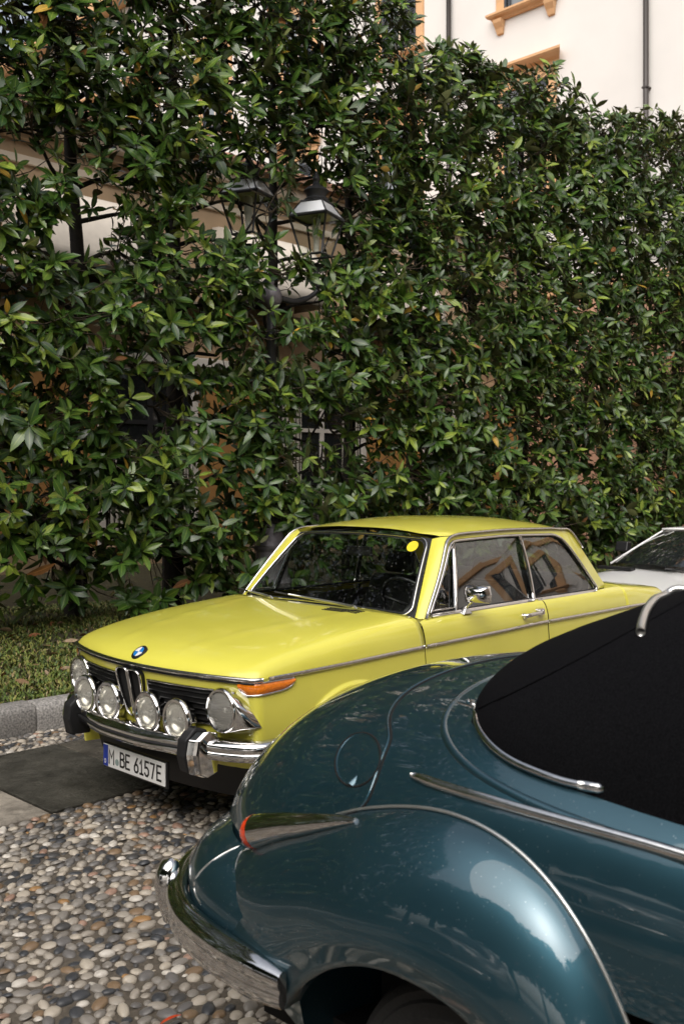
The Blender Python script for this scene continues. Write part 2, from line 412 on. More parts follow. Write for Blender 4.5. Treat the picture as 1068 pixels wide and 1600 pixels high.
# band of stone slabs let into the pebbles
SLABX = [-3.6, -2.45, -1.62, -.92, -.25, .48, 1.2, 1.95, 2.7, 3.4]
band = MB(); band.box((-3.62, .375, -.03), (3.42, 1.525, -.006)); band = tag(band.build('paving_band', MORTAR, smooth=False), kind='structure')
SLC = [(.19, .165, .13), (.21, .185, .15), (.26, .23, .19), (.046, .043, .034), (.072, .064, .050), (.055, .050, .040), (.05, .045, .036), (.04, .036, .03), (.05, .045, .036)]
for i in range(9):
    s = MB(); z = .012 + (.004 if i % 2 else 0)
    s.box((SLABX[i] + .006, .385, -.02), (SLABX[i + 1] - .006, 1.515, z))
    c = SLC[i]
    s.build('paving_slab', mat('slab_stone', c, .6, var=.55, vscale=6, bump=.9, bscale=30, bdist=.016, rvar=.15, detail=10), band, smooth=False, bevel=.006)

GRANITE = mat('granite', (.42, .40, .375), .75, col2=(.13, .125, .12), vscale=75, bump=.5, bscale=110, bdist=.01, detail=2)
kerb = MB(); kerb.box((-30, 1.96, -.05), (40, 2.03, .10)); kerb = tag(kerb.build('kerb', MORTAR, smooth=False), kind='structure')
prof = [(1.905, -.03), (1.90, .06), (1.902, .135), (1.915, .165), (1.945, .183), (2.0, .187), (2.07, .185), (2.09, .17), (2.09, -.03)]
kx = [-8.57 + 1.2 * i for i in range(24)]
for i in range(23):
    a, b = kx[i] + .004, kx[i + 1] - .004; k = MB(); dy, dz = rng.normal(0, .004, 2)
    xs_ = [a, a + .008, b - .008, b]; ins = [.006, 0, 0, .006]
    G = np.array([[(x, 2.0 + (y - 2.0) * (1 - i_ * 8) + dy, z - i_ + dz) for y, z in prof] for x, i_ in zip(xs_, ins)])
    k.grid(G); nv = len(prof)
    k.f.append(list(range(nv))); k.m.append(0); k.f.append([3 * nv + j for j in range(nv)][::-1]); k.m.append(0)
    k.build('kerb_stone', GRANITE, kerb, auto=50)

SOIL = mat('lawn_soil', (.035, .028, .018), .95, col2=(.07, .065, .025), vscale=12, bump=.8, bscale=70, bdist=.03)
gx = np.linspace(-30, 60, 181); gy = np.r_[np.linspace(2.085, 6, 20), np.linspace(6.5, 60, 30)]
lz = lambda x, y: .165 + .05 * np.sin(x * 1.7 + y) * sm(2.1, 3, y) * .5 + .12 * sm(2.2, 5, y)
G = np.stack([np.repeat(gx[:, None], len(gy), 1), np.repeat(gy[None], len(gx), 0), lz(gx[:, None], gy[None])], -1)
lawn = MB(); lawn.grid(G); lawn = tag(lawn.build('lawn', SOIL), kind='structure')
# short mossy grass: small bent blades
nb = 46000
bx = np.r_[rng.uniform(-1.6, 3.2, nb), rng.uniform(3.2, 12, 9000)]; by = np.r_[2.09 + rng.random(nb) ** 1.1 * 3.6, rng.uniform(2.1, 4.6, 9000)]
patch = np.sin(bx * 3.1 + 1.3 * np.sin(by * 4)) + np.sin(by * 5.3 + bx * 2.2) + rng.normal(0, .7, len(bx))
keep = patch > -1.1; bx, by, patch = bx[keep], by[keep], patch[keep]; m_ = len(bx)
th = rng.uniform(0, 2 * np.pi, m_); ln = rng.uniform(.018, .05, m_); wd = rng.uniform(.003, .0065, m_); lean = rng.uniform(.3, 1.5, m_)
d = np.stack([np.cos(th), np.sin(th)], 1); q = np.stack([-d[:, 1], d[:, 0]], 1)
b0 = np.stack([bx, by, lz(bx, by)], 1)
def pt(f, hh, s): return b0 + np.concatenate([d * (ln * lean * f)[:, None] + q * (wd * s)[:, None], (ln * hh)[:, None]], 1)
V = np.stack([pt(0, -.05, -1), pt(0, -.05, 1), pt(.45, .62, 1.1), pt(.45, .62, -1.1), pt(1, .85, 0)], 1)
GM = [mat('grass_blade', c, .55, var=.2, vscale=3) for c in ((.09, .14, .024), (.17, .20, .038), (.24, .23, .06), (.06, .10, .024), (.26, .19, .09))]
o = mass_mesh('grass', V, [(0, 1, 2, 3)], [(3, 2, 4)], rng.choice(5, m_, p=[.3, .3, .16, .16, .08]), GM); tag(o, kind='stuff')

# ------------------------------------------------------------------ buildings
TAN = mat('tan_render', (.40, .285, .175), .85, var=.10, vscale=1.2, bump=.1, bscale=30)
OCHRE = mat('ochre_render', (.40, .205, .065), .85, var=.12, vscale=1.5, bump=.1, bscale=30)
CREAM = mat('cream_trim', (.62, .53, .42), .8, var=.08, vscale=3)
WTRIM = mat('white_trim', (.66, .62, .56), .7, var=.06, vscale=3)
TERRA = mat('terracotta_tile', (.36, .16, .09), .8, col2=(.50, .36, .26), vscale=4, bump=.2, bscale=30)
DARKWIN = mat('window_pane', (.015, .017, .018), .08, coat=1)
CURT = mat('curtain_cloth', (.42, .39, .33), .9, var=.1)
AWN = mat('awning_cloth', (.66, .60, .52), .85, var=.05)
YB = 9.5
low = thing('garden_house', (9, YB, 0), 'low tan and ochre house with tiled roof half hidden behind the tall hedge', 'house')
wb = MB(); wb.box((-8, YB, 0), (16.55, YB + 5, 6.72)); wb.build('wall', TAN, low, smooth=False)
def band_box(name, z0, z1, out, m, x0=-8, x1=16.54, y=YB, parent=low):
    b = MB(); b.box((x0, y - out, z0), (x1, y + .02, z1)); return b.build(name, m, parent, smooth=False, bevel=.012)
band_box('plinth', 0, .62, .07, CREAM if 0 else TAN); band_box('string_course', 3.55, 3.70, .16, WTRIM); band_box('ledge', 3.703, 3.86, .09, TAN)
band_box('balcony_slab', 4.5, 4.62, .25, mat('stone_band', (.20, .17, .13), .85, var=.1)); band_box('moulding', 6.28, 6.40, .06, CREAM); band_box('moulding', 6.62, 6.74, .12, TAN); band_box('cornice', 6.743, 6.92, .30, CREAM); band_box('cornice', 6.923, 7.02, .42, TAN)
for i, (a, b) in enumerate([(-6.8, -5.0), (-3.0, -1.2), (.9, 2.8), (5.1, 6.75), (8.72, 10.9), (12.9, 14.8)]):
    # ground floor french windows with white jambs, dark glazing, pale curtains
    f = MB()
    f.box((a - .14, YB - .05, .5), (a, YB + .02, 3.4)); f.box((b, YB - .05, .5), (b + .14, YB + .02, 3.4)); f.box((a - .14, YB - .052, 3.403), (b + .14, YB + .02, 3.54))
    wf = f.build('window', WTRIM, low, smooth=False, bevel=.01)
    q = MB(); q.box((a + .003, YB - .02, .5), (b - .003, YB + .01, 3.4)); q.build('pane', DARKWIN, wf, smooth=False)
    for c in (a + .06, b - .56):
        u = np.linspace(0, .5, 40); yy = YB - .028 + .012 * np.sin(u * 70)
        G = np.stack([np.stack([c + u, yy, np.full(40, z)], 1) for z in (.6, 2.3 if i % 2 else 3.2)]); k = MB(); k.grid(G); k.build('curtain', CURT, wf)
    k = MB(); k.box(((a + b) / 2 - .05, YB - .045, .5), ((a + b) / 2 + .05, YB - .02, 3.4)); k.box((a + .003, YB - .043, 2.55), (b - .003, YB - .02, 2.62)); k.build('sash', WTRIM if i != 3 else M['iron'], wf, smooth=False)
for (a, b) in [(-4.86, -3.14), (-1.06, .76), (2.94, 4.96), (6.89, 8.58), (11.04, 12.76), (14.94, 16.5)]:
    k = MB(); k.box((a, YB - .03, .62), (b, YB + .02, 3.3)); k.build('panel', OCHRE, low, smooth=False, bevel=.008)
for (a, b) in [(.3, 2.2), (3.4, 5.3), (7.2, 9.1), (10.6, 12.4)]:
    f = MB(); f.box((a + .2, YB - .03, 4.7), (b - .2, YB + .02, 5.9)); f.build('window', DARKWIN, low, smooth=False)
    aw = thing('awning', ((a + b) / 2, YB, 4.7), 'pale cloth awning over an upper window of the tan house, glimpsed through the leaves', 'awning', 'cloth awnings on the tan house')
    th_ = np.linspace(0, math.pi / 2, 9); G = np.array([[(x, YB - .02 - .95 * math.sin(t), 4.72 + 1.25 * math.cos(t)) for t in th_] for x in np.linspace(a, b, 14)])
    k = MB(); k.grid(G); k.build('cloth', AWN, aw, solid=.01)
    for x in (a, b):
        k = MB(); k.add(np.array([(x, YB - .02, 4.72)] + [(x, YB - .02 - .95 * math.sin(t), 4.72 + 1.25 * math.cos(t)) for t in th_]), [list(range(10))])
        k.build('end_panel', AWN, aw, smooth=False)
aws = [o for o in COL.objects if o.name.startswith('awning')]
for o, t in zip(aws, ('leftmost cloth awning on the tan house, glimpsed through the leaves at the left edge', 'cloth awning on the tan house glimpsed between the two left hedge trunks', 'cloth awning on the tan house glimpsed behind the street lamp lanterns', 'cloth awning on the tan house glimpsed right of the street lamp')): o['label'] = t
rf = MB(); rf.add([(-8, YB - .55, 7.03), (16.5, YB - .55, 7.03), (16.5, YB + 5, 9.0), (-8, YB + 5, 9.0), (-8, YB - .55, 6.98), (16.5, YB - .55, 6.98)], [(0, 1, 2, 3), (4, 5, 1, 0)])
roof = rf.build('roof', TERRA, low, smooth=False)
slope = (9.0 - 7.03) / 5.55; tme = None; k = 0
tv = []
aa = np.linspace(0, math.pi, 7)
T0 = MB(); T0.grid(np.array([[(.085 * math.cos(a) * s, y, .075 * math.sin(a) * s + .01 + y * slope) for a in aa] for y, s in ((0, 1.0), (.46, .86))])); T0.f.append(list(range(7))[::-1]); T0.m.append(0)
first = T0.build('roof_tile', TERRA, None)
for i in range(120):
    o = first if i == 0 else first.copy()
    if i: COL.objects.link(o)
    o.parent = roof; o.location = np.array([-7.8 + .2025 * i, YB - .58, 7.035]) - np.array(low.location)
TV = np.array([v.co for v in first.data.vertices]); offs = [(-7.8 + .2025 * i, YB - .58 + .40 * r, 7.035 + .40 * r * slope) for r in range(1, 13) for i in range(120)]
o = mass_mesh('roof_tiles', TV[None] + np.array(offs)[:, None] - np.array(low.location), [p.vertices[:] for p in first.data.polygons if len(p.vertices) == 4], [], np.zeros(len(offs), int), [TERRA]); o.parent = roof; tag(o, kind='stuff')

XW = 16.6
WWALL = mat('white_render', (.69, .66, .625), .9, var=.045, vscale=.5, bump=.06, bscale=12)
SALM = mat('salmon_render', (.50, .29, .19), .9, var=.06, vscale=1)
ORST = mat('orange_stone', (.62, .37, .19), .8, var=.10, vscale=3, bump=.1, bscale=25)
SHUT = mat('grey_shutter', (.045, .052, .062), .6)
PIPE = mat('brown_pipe', (.045, .036, .032), .45)
wh = thing('white_villa', (XW, 12, 0), 'tall white villa with orange stone window surrounds rising behind the hedge', 'villa')
b = MB(); b.box((XW, -34, 6.0), (XW + 12, 58, 19)); b.build('wall', WWALL, wh, smooth=False)
b = MB(); b.box((XW - .04, 2.46, 0), (XW + 12, 58.04, 5.997)); b.build('lower_wall', SALM, wh, smooth=False)
b = MB(); b.box((XW - .03, -34.04, 0), (XW + 12, 2.457, 5.997)); b.build('lower_wall', WWALL, wh, smooth=False)
b = MB(); b.box((XW - .14, -34.1, 5.9), (XW + .02, 58.1, 6.15)); b.build('string_course', ORST, wh, smooth=False, bevel=.03)
b = MB(); b.box((XW - .6, -34.4, 18.6), (XW + 12, 58.4, 19.1)); b.build('cornice', ORST, wh, smooth=False, bevel=.05)
def prof_y(m_, prof, y0, y1):   # moulding profile (out, z) run along Y with mitred returns
    P = np.array(prof); n_ = len(P)
    G = np.array([[(XW - o_, y0 - o_ * .7, z) for o_, z in P], [(XW - o_, y1 + o_ * .7, z) for o_, z in P]])
    m_.grid(G); b_ = m_.n - 2 * n_
    m_.add([(XW, y0 - .0, z) for o_, z in P], []); 
    for side, row in ((0, 0), (1, n_)):
        m_.f.append([b_ + row + j for j in range(n_)][::-1 if side else 1]); m_.m.append(0)
def villa_window(yc, zs, h, ped):
    f = MB(); a, b_ = yc - .60, yc + .60
    for y0, y1 in ((a - .24, a), (b_, b_ + .24)): f.box((XW - .07, y0, zs), (XW + .02, y1, zs + h))
    f.box((XW - .072, a - .24, zs + h + .002), (XW + .02, b_ + .24, zs + h + .26))
    wn = f.build('window', ORST, wh, smooth=False, bevel=.02)
    s = MB(); prof_y(s, [(0, zs - .16), (.08, zs - .16), (.12, zs - .11), (.2, zs - .09), (.24, zs - .05), (.24, zs - .002), (0, zs - .002)], a - .26, b_ + .26); s.build('sill', ORST, wn, smooth=False)
    for y in (a - .12, b_ + .12):
        c = MB(); G = np.array([[(XW - o_, y + sgn * .12 * wd_, z) for o_, z, wd_ in ((0, zs - .5, .6), (.06, zs - .48, .75), (.10, zs - .36, .9), (.18, zs - .24, 1), (.20, zs - .163, 1), (0, zs - .163, 1))] for sgn in (-1, 1)])
        c.grid(G); c.f.append(list(range(6))); c.m.append(0); c.f.append(list(range(6, 12))[::-1]); c.m.append(0); c.build('corbel', ORST, wn, smooth=False)
    if ped:
        s = MB(); z = zs + h + .264
        prof_y(s, [(0, z), (.07, z), (.10, z + .06), (.12, z + .10), (.22, z + .14), (.30, z + .20), (.34, z + .24), (.34, z + .30), (.10, z + .36), (0, z + .36)], a - .30, b_ + .30); s.build('cornice', ORST, wn, smooth=False)
    p = MB(); p.box((XW - .012, a + .002, zs), (XW + .01, b_ - .002, zs + h)); p.build('pane', mat('villa_pane', (.20, .22, .23), .05, coat=1, var=.2, vscale=1), wn, smooth=False)
    k = MB(); k.box((XW - .03, yc - .035, zs), (XW - .013, yc + .035, zs + h)); k.box((XW - .028, a + .002, zs + h * .6), (XW - .013, b_ - .002, zs + h * .6 + .05)); k.build('sash', CREAM, wn, smooth=False)
    for (y0, y1) in ((a + .005, a + .52), (b_ - .18, b_ - .005)):
        k = MB(); k.box((XW - .060, y0, zs + .01), (XW - .032, y0 + .06, zs + h - .01)); k.box((XW - .060, y1 - .06, zs + .01), (XW - .032, y1, zs + h - .01))
        for zz in (zs + .01, zs + h * .5, zs + h - .09): k.box((XW - .058, y0 + .06, zz), (XW - .034, y1 - .06, zz + .08))
        sh = k.build('shutter', SHUT, wn, smooth=False)
    nz = int(h / .065); k = MB()
    for (y0, y1) in ((a + .066, a + .459), (b_ - .119, b_ - .066)):
        for i in range(nz):
            z = zs + .1 + i * .063
            if z > zs + h - .1: break
            k.hexa([(XW - .034, y0, z), (XW - .034, y1, z), (XW - .030, y1, z + .004), (XW - .030, y0, z + .004), (XW - .062, y0, z - .03), (XW - .062, y1, z - .03), (XW - .058, y1, z - .026), (XW - .058, y0, z - .026)])
    o = k.build('shutter_slats', SHUT, wn, smooth=False); tag(o, kind='stuff')
for yc in (9.46, 13.45, 17.4, 21.3, 25.2, 29.1, 33.0, 1.9, -2.0, -5.9, -9.8, -13.7, -17.6, -21.5, -25.4):
    villa_window(yc, 12.98, 2.3, True); villa_window(yc, 8.45, 2.58, True)
for yc in (1.2, -2.7, -6.6, -10.5, -14.4, -18.3, -22.2): villa_window(yc, 3.6, 1.75, False)
for y in (6.33, 11.72):
    d_ = thing('drainpipe', (XW - .12, y, 6.1), 'dark drainpipe running down the white villa, ' + ('right of the stone window sill' if y < 8 else 'beside the shuttered window'), 'drainpipe', 'drainpipes on the white villa')
    k = MB(); k.tube([(XW - .11, y, 6.2), (XW - .11, y, 12), (XW - .11, y, 18.6)], .06, 10); k.build('pipe', PIPE, d_)
    k = MB()
    for z in (7.5, 10.1, 12.7, 15.3): k.box((XW - .175, y - .068, z), (XW + .01, y + .068, z + .03))
    k.build('bracket', PIPE, d_, smooth=False)
# ------------------------------------------------------------------ magnolia hedge
BARK = mat('dark_bark', (.020, .017, .014), .9, bump=.5, bscale=40, var=.4, vscale=15)
TWIG = mat('twig_bark', (.085, .065, .045), .85, var=.4, vscale=20)
def leaf_mat(name, c, under, rough=.28):
    m = mat(name, c, rough, spec=.5, rvar=.06, vscale=9); t = m.node_tree; N = t.nodes; L = t.links; p = N['Principled BSDF']
    uv = N.new('ShaderNodeUVMap'); uv.uv_map = 'leaf'; sep = N.new('ShaderNodeSeparateXYZ'); L.new(uv.outputs[0], sep.inputs[0])
    a = N.new('ShaderNodeMath'); a.operation = 'SUBTRACT'; a.inputs[1].default_value = .5; L.new(sep.outputs[0], a.inputs[0])
    ab = N.new('ShaderNodeMath'); ab.operation = 'ABSOLUTE'; L.new(a.outputs[0], ab.inputs[0])
    rib = N.new('ShaderNodeMath'); rib.operation = 'LESS_THAN'; rib.inputs[1].default_value = .055; L.new(ab.outputs[0], rib.inputs[0])
    tc = N.new('ShaderNodeTexCoord'); nz = N.new('ShaderNodeTexNoise'); nz.inputs['Scale'].default_value = 2.2; nz.inputs['Detail'].default_value = 6
    L.new(tc.outputs['Object'], nz.inputs['Vector'])
    mr = N.new('ShaderNodeMapRange'); mr.inputs[1].default_value = .3; mr.inputs[2].default_value = .7; L.new(nz.outputs['Fac'], mr.inputs[0])
    m0 = N.new('ShaderNodeMix'); m0.data_type = 'RGBA'; m0.inputs[6].default_value = (*[k * .75 for k in c], 1); m0.inputs[7].default_value = (*[k * 1.3 for k in c], 1); L.new(mr.outputs[0], m0.inputs[0])
    m1 = N.new('ShaderNodeMix'); m1.data_type = 'RGBA'; m1.inputs[7].default_value = (min(1, c[0] * 2 + .07), min(1, c[1] * 1.6 + .08), c[2] * 1.5 + .02, 1)
    rf = N.new('ShaderNodeMath'); rf.operation = 'MULTIPLY'; rf.inputs[1].default_value = .6; L.new(rib.outputs[0], rf.inputs[0])
    L.new(m0.outputs[2], m1.inputs[6]); L.new(rf.outputs[0], m1.inputs[0])
    ge = N.new('ShaderNodeNewGeometry'); m2 = N.new('ShaderNodeMix'); m2.data_type = 'RGBA'; m2.inputs[7].default_value = (*under, 1)
    L.new(ge.outputs['Backfacing'], m2.inputs[0]); L.new(m1.outputs[2], m2.inputs[6]); L.new(m2.outputs[2], p.inputs['Base Color'])
    r2 = N.new('ShaderNodeMapRange'); r2.inputs[3].default_value = rough; r2.inputs[4].default_value = .7; L.new(ge.outputs['Backfacing'], r2.inputs[0]); L.new(r2.outputs[0], p.inputs['Roughness'])
    p.inputs['Subsurface Weight'].default_value = 0
    return m
LM = [leaf_mat('dark_leaf', (.020, .050, .009), (.070, .078, .028)), leaf_mat('green_leaf', (.040, .088, .013), (.085, .092, .032)), leaf_mat('mid_leaf', (.078, .136, .019), (.10, .11, .036)),
      leaf_mat('young_leaf', (.17, .235, .032), (.17, .19, .06)), leaf_mat('yellow_leaf', (.38, .24, .03), (.32, .20, .04), .45), leaf_mat('brown_leaf', (.20, .09, .03), (.22, .11, .04), .5)]
LPROB = np.array([.38, .33, .20, .07, .010, .010])
ST = 5; u_ = np.linspace(0, 1, ST)
wprof = np.array([.10, .78, 1.0, .74, .02])
def leaf_template(curl, fold):
    V = []; UV = []
    for u, wf in zip(u_, wprof):
        z = -curl * u * u; x = u
        for s in (-1, 0, 1): V.append((x, s * wf * .178, z + abs(s) * fold * wf)); UV.append((.5 + s * .5, u))
    return np.array(V), np.array(UV)
LT = [leaf_template(c, f) for c, f in ((.10, .03), (.22, .045), (.02, .055), (.34, .02))]
LF = []
for i in range(ST - 1):
    for j in range(2):
        a = i * 3 + j; LF.append((a, a + 3, a + 4, a + 1))
LUV = LT[0][1]
lmesh = {}
for k in range(4):
    for c in range(6):
        me = bpy.data.meshes.new('leaf'); me.from_pydata(LT[k][0].tolist(), [], LF); me.materials.append(LM[c]); me.polygons.foreach_set('use_smooth', [True] * len(LF))
        uvl = me.uv_layers.new(name='leaf'); uvl.data.foreach_set('uv', LUV[np.array(LF).ravel()].ravel().astype(np.float32)); lmesh[k, c] = me
YH = 4.75
HOLES = [(50, 235, 60, 45), (150, 320, 50, 60), (125, 385, 95, 26), (60, 470, 60, 20), (225, 640, 60, 55), (345, 715, 42, 95), (300, 262, 36, 28), (330, 190, 28, 26), (325, 345, 32, 34),
         (432, 390, 18, 60), (492, 340, 66, 80), (392, 310, 60, 56), (440, 468, 44, 36), (455, 545, 90, 16), (500, 690, 52, 60), (330, 560, 62, 20), (422, 855, 30, 42), (572, 690, 22, 75), (60, 890, 70, 22),
         (820, 695, 24, 40), (905, 735, 28, 40), (700, 470, 40, 18), (120, 650, 14, 60), (60, 610, 30, 40), (270, 45, 24, 16), (470, 255, 46, 22), (930, 500, 22, 36), (130, 730, 30, 30), (270, 880, 60, 30), (1020, 255, 26, 20), (800, 420, 24, 24), (640, 720, 18, 40), (240, 560, 40, 16)]
HOLES += [(112, 290, 15, 95), (112, 460, 13, 70), (264, 375, 17, 80), (262, 570, 13, 45), (437, 400, 13, 75), (190, 610, 8, 60), (545, 360, 9, 60), (150, 230, 30, 26), (480, 545, 45, 14)]
HP = []
for x, y, a, b in HOLES:
    p_ = onY(x, y, 4.15); z_ = (p_ - CAM) @ FW; HP.append((p_[0], p_[2], a * z_ / FPX / max(.35, abs(ray(x, y)[1])) * .95, b * z_ / FPX * 1.0))
HP = np.array(HP)
def density(x, z):
    dd = 1.0
    q = ((x - HP[:, 0]) / HP[:, 2]) ** 2 + ((z - HP[:, 1]) / HP[:, 3]) ** 2
    if q.min() < 1: return .07
    s = math.sin(x * 2.3 + 1.1 * math.sin(z * 1.9)) + math.sin(z * 3.1 + x * 1.3) + .8 * math.sin(x * 5.1 - z * 4.3)
    return .97 if s > -.9 else .8
TOPLINE = [(600, -10), (625, 30), (640, 66), (665, 96), (680, 64), (690, 40), (705, 62), (730, 84), (770, 104), (800, 118), (830, 112), (860, 120), (880, 150), (920, 174), (960, 182), (1000, 180), (1040, 188), (1068, 192)]
TT = fn([(onY(x, y, 4.2)[0], onY(x, y, 4.2)[2]) for x, y in TOPLINE] + [(16.5, 8.2), (20, 8.2)])
top = lambda x: float(TT(x)) + 1.8 * float(sm(5.2, 1.2, x))  # left end raised out of view to keep sky out of the windscreen's reflection
TX = [-2.0, -.75, .55, 1.78, 2.96, 4.40, 5.68, 6.95, 8.2, 9.5, 10.75, 12.0, 13.3, 14.6, 15.8]
ORD = ['', '', 'just beyond the left edge of view', 'first dark trunk from the left edge, over the lawn', 'second dark trunk from the left, above the bonnet of the yellow car', 'standing beside the iron lamp post', 'fourth trunk from the left, right of the lamp lanterns', 'fifth trunk from the left, above the windscreen', 'sixth from the left, above the yellow roof', 'seventh from the left, where the top steps down below the shuttered window', 'eighth from the left, under the stone cornice', 'ninth from the left, above the boot of the yellow car', 'tenth from the left, above the white car', 'eleventh, near the right edge below the drainpipe', 'last at the far right end of the hedge']
ORD[0] = 'outermost to the left, out past the lawn'; ORD[1] = 'second outermost to the left, by the lawn'
for ti, tx in enumerate(TX):
    t = thing('magnolia_tree', (tx, YH, .2), 'hedge magnolia, ' + ORD[ti], 'tree', 'magnolias trained into a tall hedge')
    r_ = np.random.default_rng(100 + ti)
    x1 = tx + r_.normal(0, .05)
    P = cr([(tx, YH, .1), (tx + r_.normal(0, .03), YH + r_.normal(0, .03), 1.5), (x1, YH, 3.4), (tx + r_.normal(0, .05), YH, 5.4), (tx + r_.normal(0, .06), YH, 7.1 + 2.3 * float(sm(4.6, 1.2, tx)))], 22)
    k = MB(); k.tube(P, np.linspace(.105, .03, 22) * r_.uniform(.9, 1.15), 9); k.build('trunk', BARK, t)
    limbs = []; k = MB()
    for z in np.arange(.75, 7.2 + 2.2 * float(sm(4.6, 1.2, tx)), .42):
        for sgn in (-1, 1):
            L_ = r_.uniform(.5, .85); z0 = z + r_.normal(0, .08)
            B_ = cr([(tx, YH, z0), (tx + sgn * L_ * .35, YH - r_.uniform(0, .25), z0 + r_.uniform(.05, .2)), (tx + sgn * L_ * .8, YH - r_.uniform(.1, .5), z0 + r_.uniform(.0, .35)), (tx + sgn * L_ * 1.1, YH - r_.uniform(.2, .6), z0 + r_.uniform(.1, .6))], 9)
            limbs.append(B_); k.tube(B_, np.linspace(.028, .008, 9), 6)
    k.build('branches', BARK, t)
    limbs_ = np.vstack(limbs)
    # leaf whorls
    inv = tx > 0
    ncl = int(740 * (1 + .32 * float(sm(4.6, 1.2, tx))))
    C = []; D = []
    while len(C) < ncl:
        x = tx + r_.uniform(-.68, .68); z = r_.uniform(.45, 8.3 + 2.2 * float(sm(4.6, 1.2, tx)))
        if z > top(x) + r_.normal(0, .06): continue
        if r_.random() > density(x, z): continue
        if z < .9 and r_.random() < .45: continue
        y = YH - 1.0 * r_.beta(2.2, 1.0) + .30 * r_.random() + (.35 if z < .8 else 0) * r_.random()
        dv = np.array([r_.normal(0, .5), -(.55 + .5 * r_.random()) * (1 if y < YH - .2 else r_.uniform(-1, 1)), .35 + .5 * r_.random() + (.5 if z > top(x) - .35 else 0)])
        C.append((x, y, z)); D.append(dv / np.linalg.norm(dv))
    if ti == 2:   # the low bough that hangs out over the lawn
        for q in range(7):
            C.append((.62 + r_.normal(0, .1), 3.75 + r_.normal(0, .08), .75 + .10 * q)); dv = np.array([r_.normal(0, .4), -.6, -.35]); D.append(dv / np.linalg.norm(dv))
    C = np.array(C); D = np.array(D)
    k = MB()
    for c, dv in zip(C, D):
        near = limbs_[np.argmin(np.sum((limbs_ - c) ** 2, 1))]
        e_ = c - near; ln_ = np.linalg.norm(e_)
        if ln_ > .9: near = c - e_ / ln_ * .9
        k.tube([near, (near + c) / 2 - dv * .05 + (0, 0, -.03), c - dv * .03, c + dv * .02], np.array([.007, .006, .0045, .004]), 4, cap=False)
    tag(k.build('twigs', TWIG, t), kind='stuff')
    lp, lx, ly, lz_, lL, lt_, lc = [], [], [], [], [], [], []
    for c, dv in zip(C, D):
        a = np.cross(dv, (0, 0, 1.)); a /= np.linalg.norm(a) + 1e-9; b = np.cross(dv, a)
        nl = r_.integers(6, 11); ph0 = r_.uniform(0, 6.28); young = r_.random() < .12
        base_c = r_.choice(6, p=LPROB); csz = r_.uniform(.75, 1.32)
        for q in range(nl):
            ph = ph0 + q * 2.4; tilt_ = r_.uniform(.7, 1.45) if q > 1 else r_.uniform(.25, .7)
            rad = math.cos(ph) * a + math.sin(ph) * b
            ld = dv * math.cos(tilt_) + rad * math.sin(tilt_); ld[2] -= r_.uniform(.05, .65); ld /= np.linalg.norm(ld)
            nn = dv * math.sin(tilt_) - rad * math.cos(tilt_) + r_.normal(0, .28, 3) + np.array([0, 0, .25])
            sd = np.cross(nn, ld); sd /= np.linalg.norm(sd) + 1e-9; nn = np.cross(ld, sd)
            L_ = r_.uniform(.135, .21) * csz * (.72 if q < 2 else 1)
            lp.append(c + ld * .012 + dv * r_.uniform(-.07, .02)); lx.append(ld * L_); ly.append(sd * L_ * r_.uniform(.85, 1.15)); lz_.append(nn * L_); lL.append(L_); lt_.append(r_.integers(4))
            cc = base_c if r_.random() < .5 and base_c < 4 else r_.choice(6, p=LPROB)
            if young and q < 3: cc = 3
            lc.append(cc)
    lp = np.array(lp); R = np.stack([np.array(lx), np.array(ly), np.array(lz_)], 2); lL = np.array(lL); lt_ = np.array(lt_); lc = np.array(lc)
    px, py, pz = project(lp)
    seen = (px > 0) & (px < 1068) & (py > 0) & (py < 960) & (pz > 0)
    # largest in the picture and in front of the other leaves
    score = np.where(seen, lL / pz * FPX - (lp[:, 1] - 3.7) * 14, -1e9)
    nown = min(300, int(seen.sum())) if ti >= 2 else 0
    own = np.argsort(-score)[:nown]
    crown_empty = t
    base = np.array(t.location)
    for i in own:
        o = bpy.data.objects.new('leaf', lmesh[int(lt_[i]), int(lc[i])]); COL.objects.link(o); o.parent = t
        m4 = np.eye(4); m4[:3, :3] = R[i]; m4[:3, 3] = lp[i] - base; o.matrix_local = Matrix(m4.tolist())
    msk = np.ones(len(lp), bool); msk[own] = False
    TV_ = np.stack([LT[q][0] for q in range(4)])[lt_[msk]]
    V = np.einsum('nij,nmj->nmi', R[msk], TV_) + (lp[msk] - base)[:, None]
    o = mass_mesh('crown', V, LF, [], lc[msk], LM, LUV); o.parent = t; tag(o, kind='stuff')
# the hedge goes on past the left edge (mirrored in the windscreen): copies with shared meshes
src_ = [o for o in COL.objects if o.name.startswith('magnolia_tree')][0]
for q, (dx_, lab_) in enumerate(((-3.25, 'hedge magnolia well left of the lawn, third beyond the edge'), (-4.5, 'hedge magnolia well left of the lawn, fourth beyond the edge'), (-5.75, 'hedge magnolia well left of the lawn, fifth beyond the edge'), (-7.0, 'hedge magnolia well left of the lawn, sixth beyond the edge'), (-8.25, 'hedge magnolia well left of the lawn, seventh beyond the edge'))):
    c_ = src_.copy(); COL.objects.link(c_); c_.location = (dx_, YH, .2); c_['label'] = lab_
    for ch in src_.children:
        if ch.name.startswith('leaf'): continue
        d_ = ch.copy(); COL.objects.link(d_); d_.parent = c_
# training rails behind the trunks
for z in (1.05,):
    rl = thing('training_rail', (8, YH + .2, 0), 'dark low rail fence running behind the hedge trunks', 'rail')
    k = MB(); k.box((-6, YH + .16, z - .02), (16, YH + .2, z + .02)); k.build('rail', BARK, rl, smooth=False)
    for x in np.arange(-6, 16.1, 1.0):
        q = MB(); q.box((x, YH + .205, .1), (x + .05, YH + .25, z + .04)); q.build('post', BARK, rl, smooth=False)
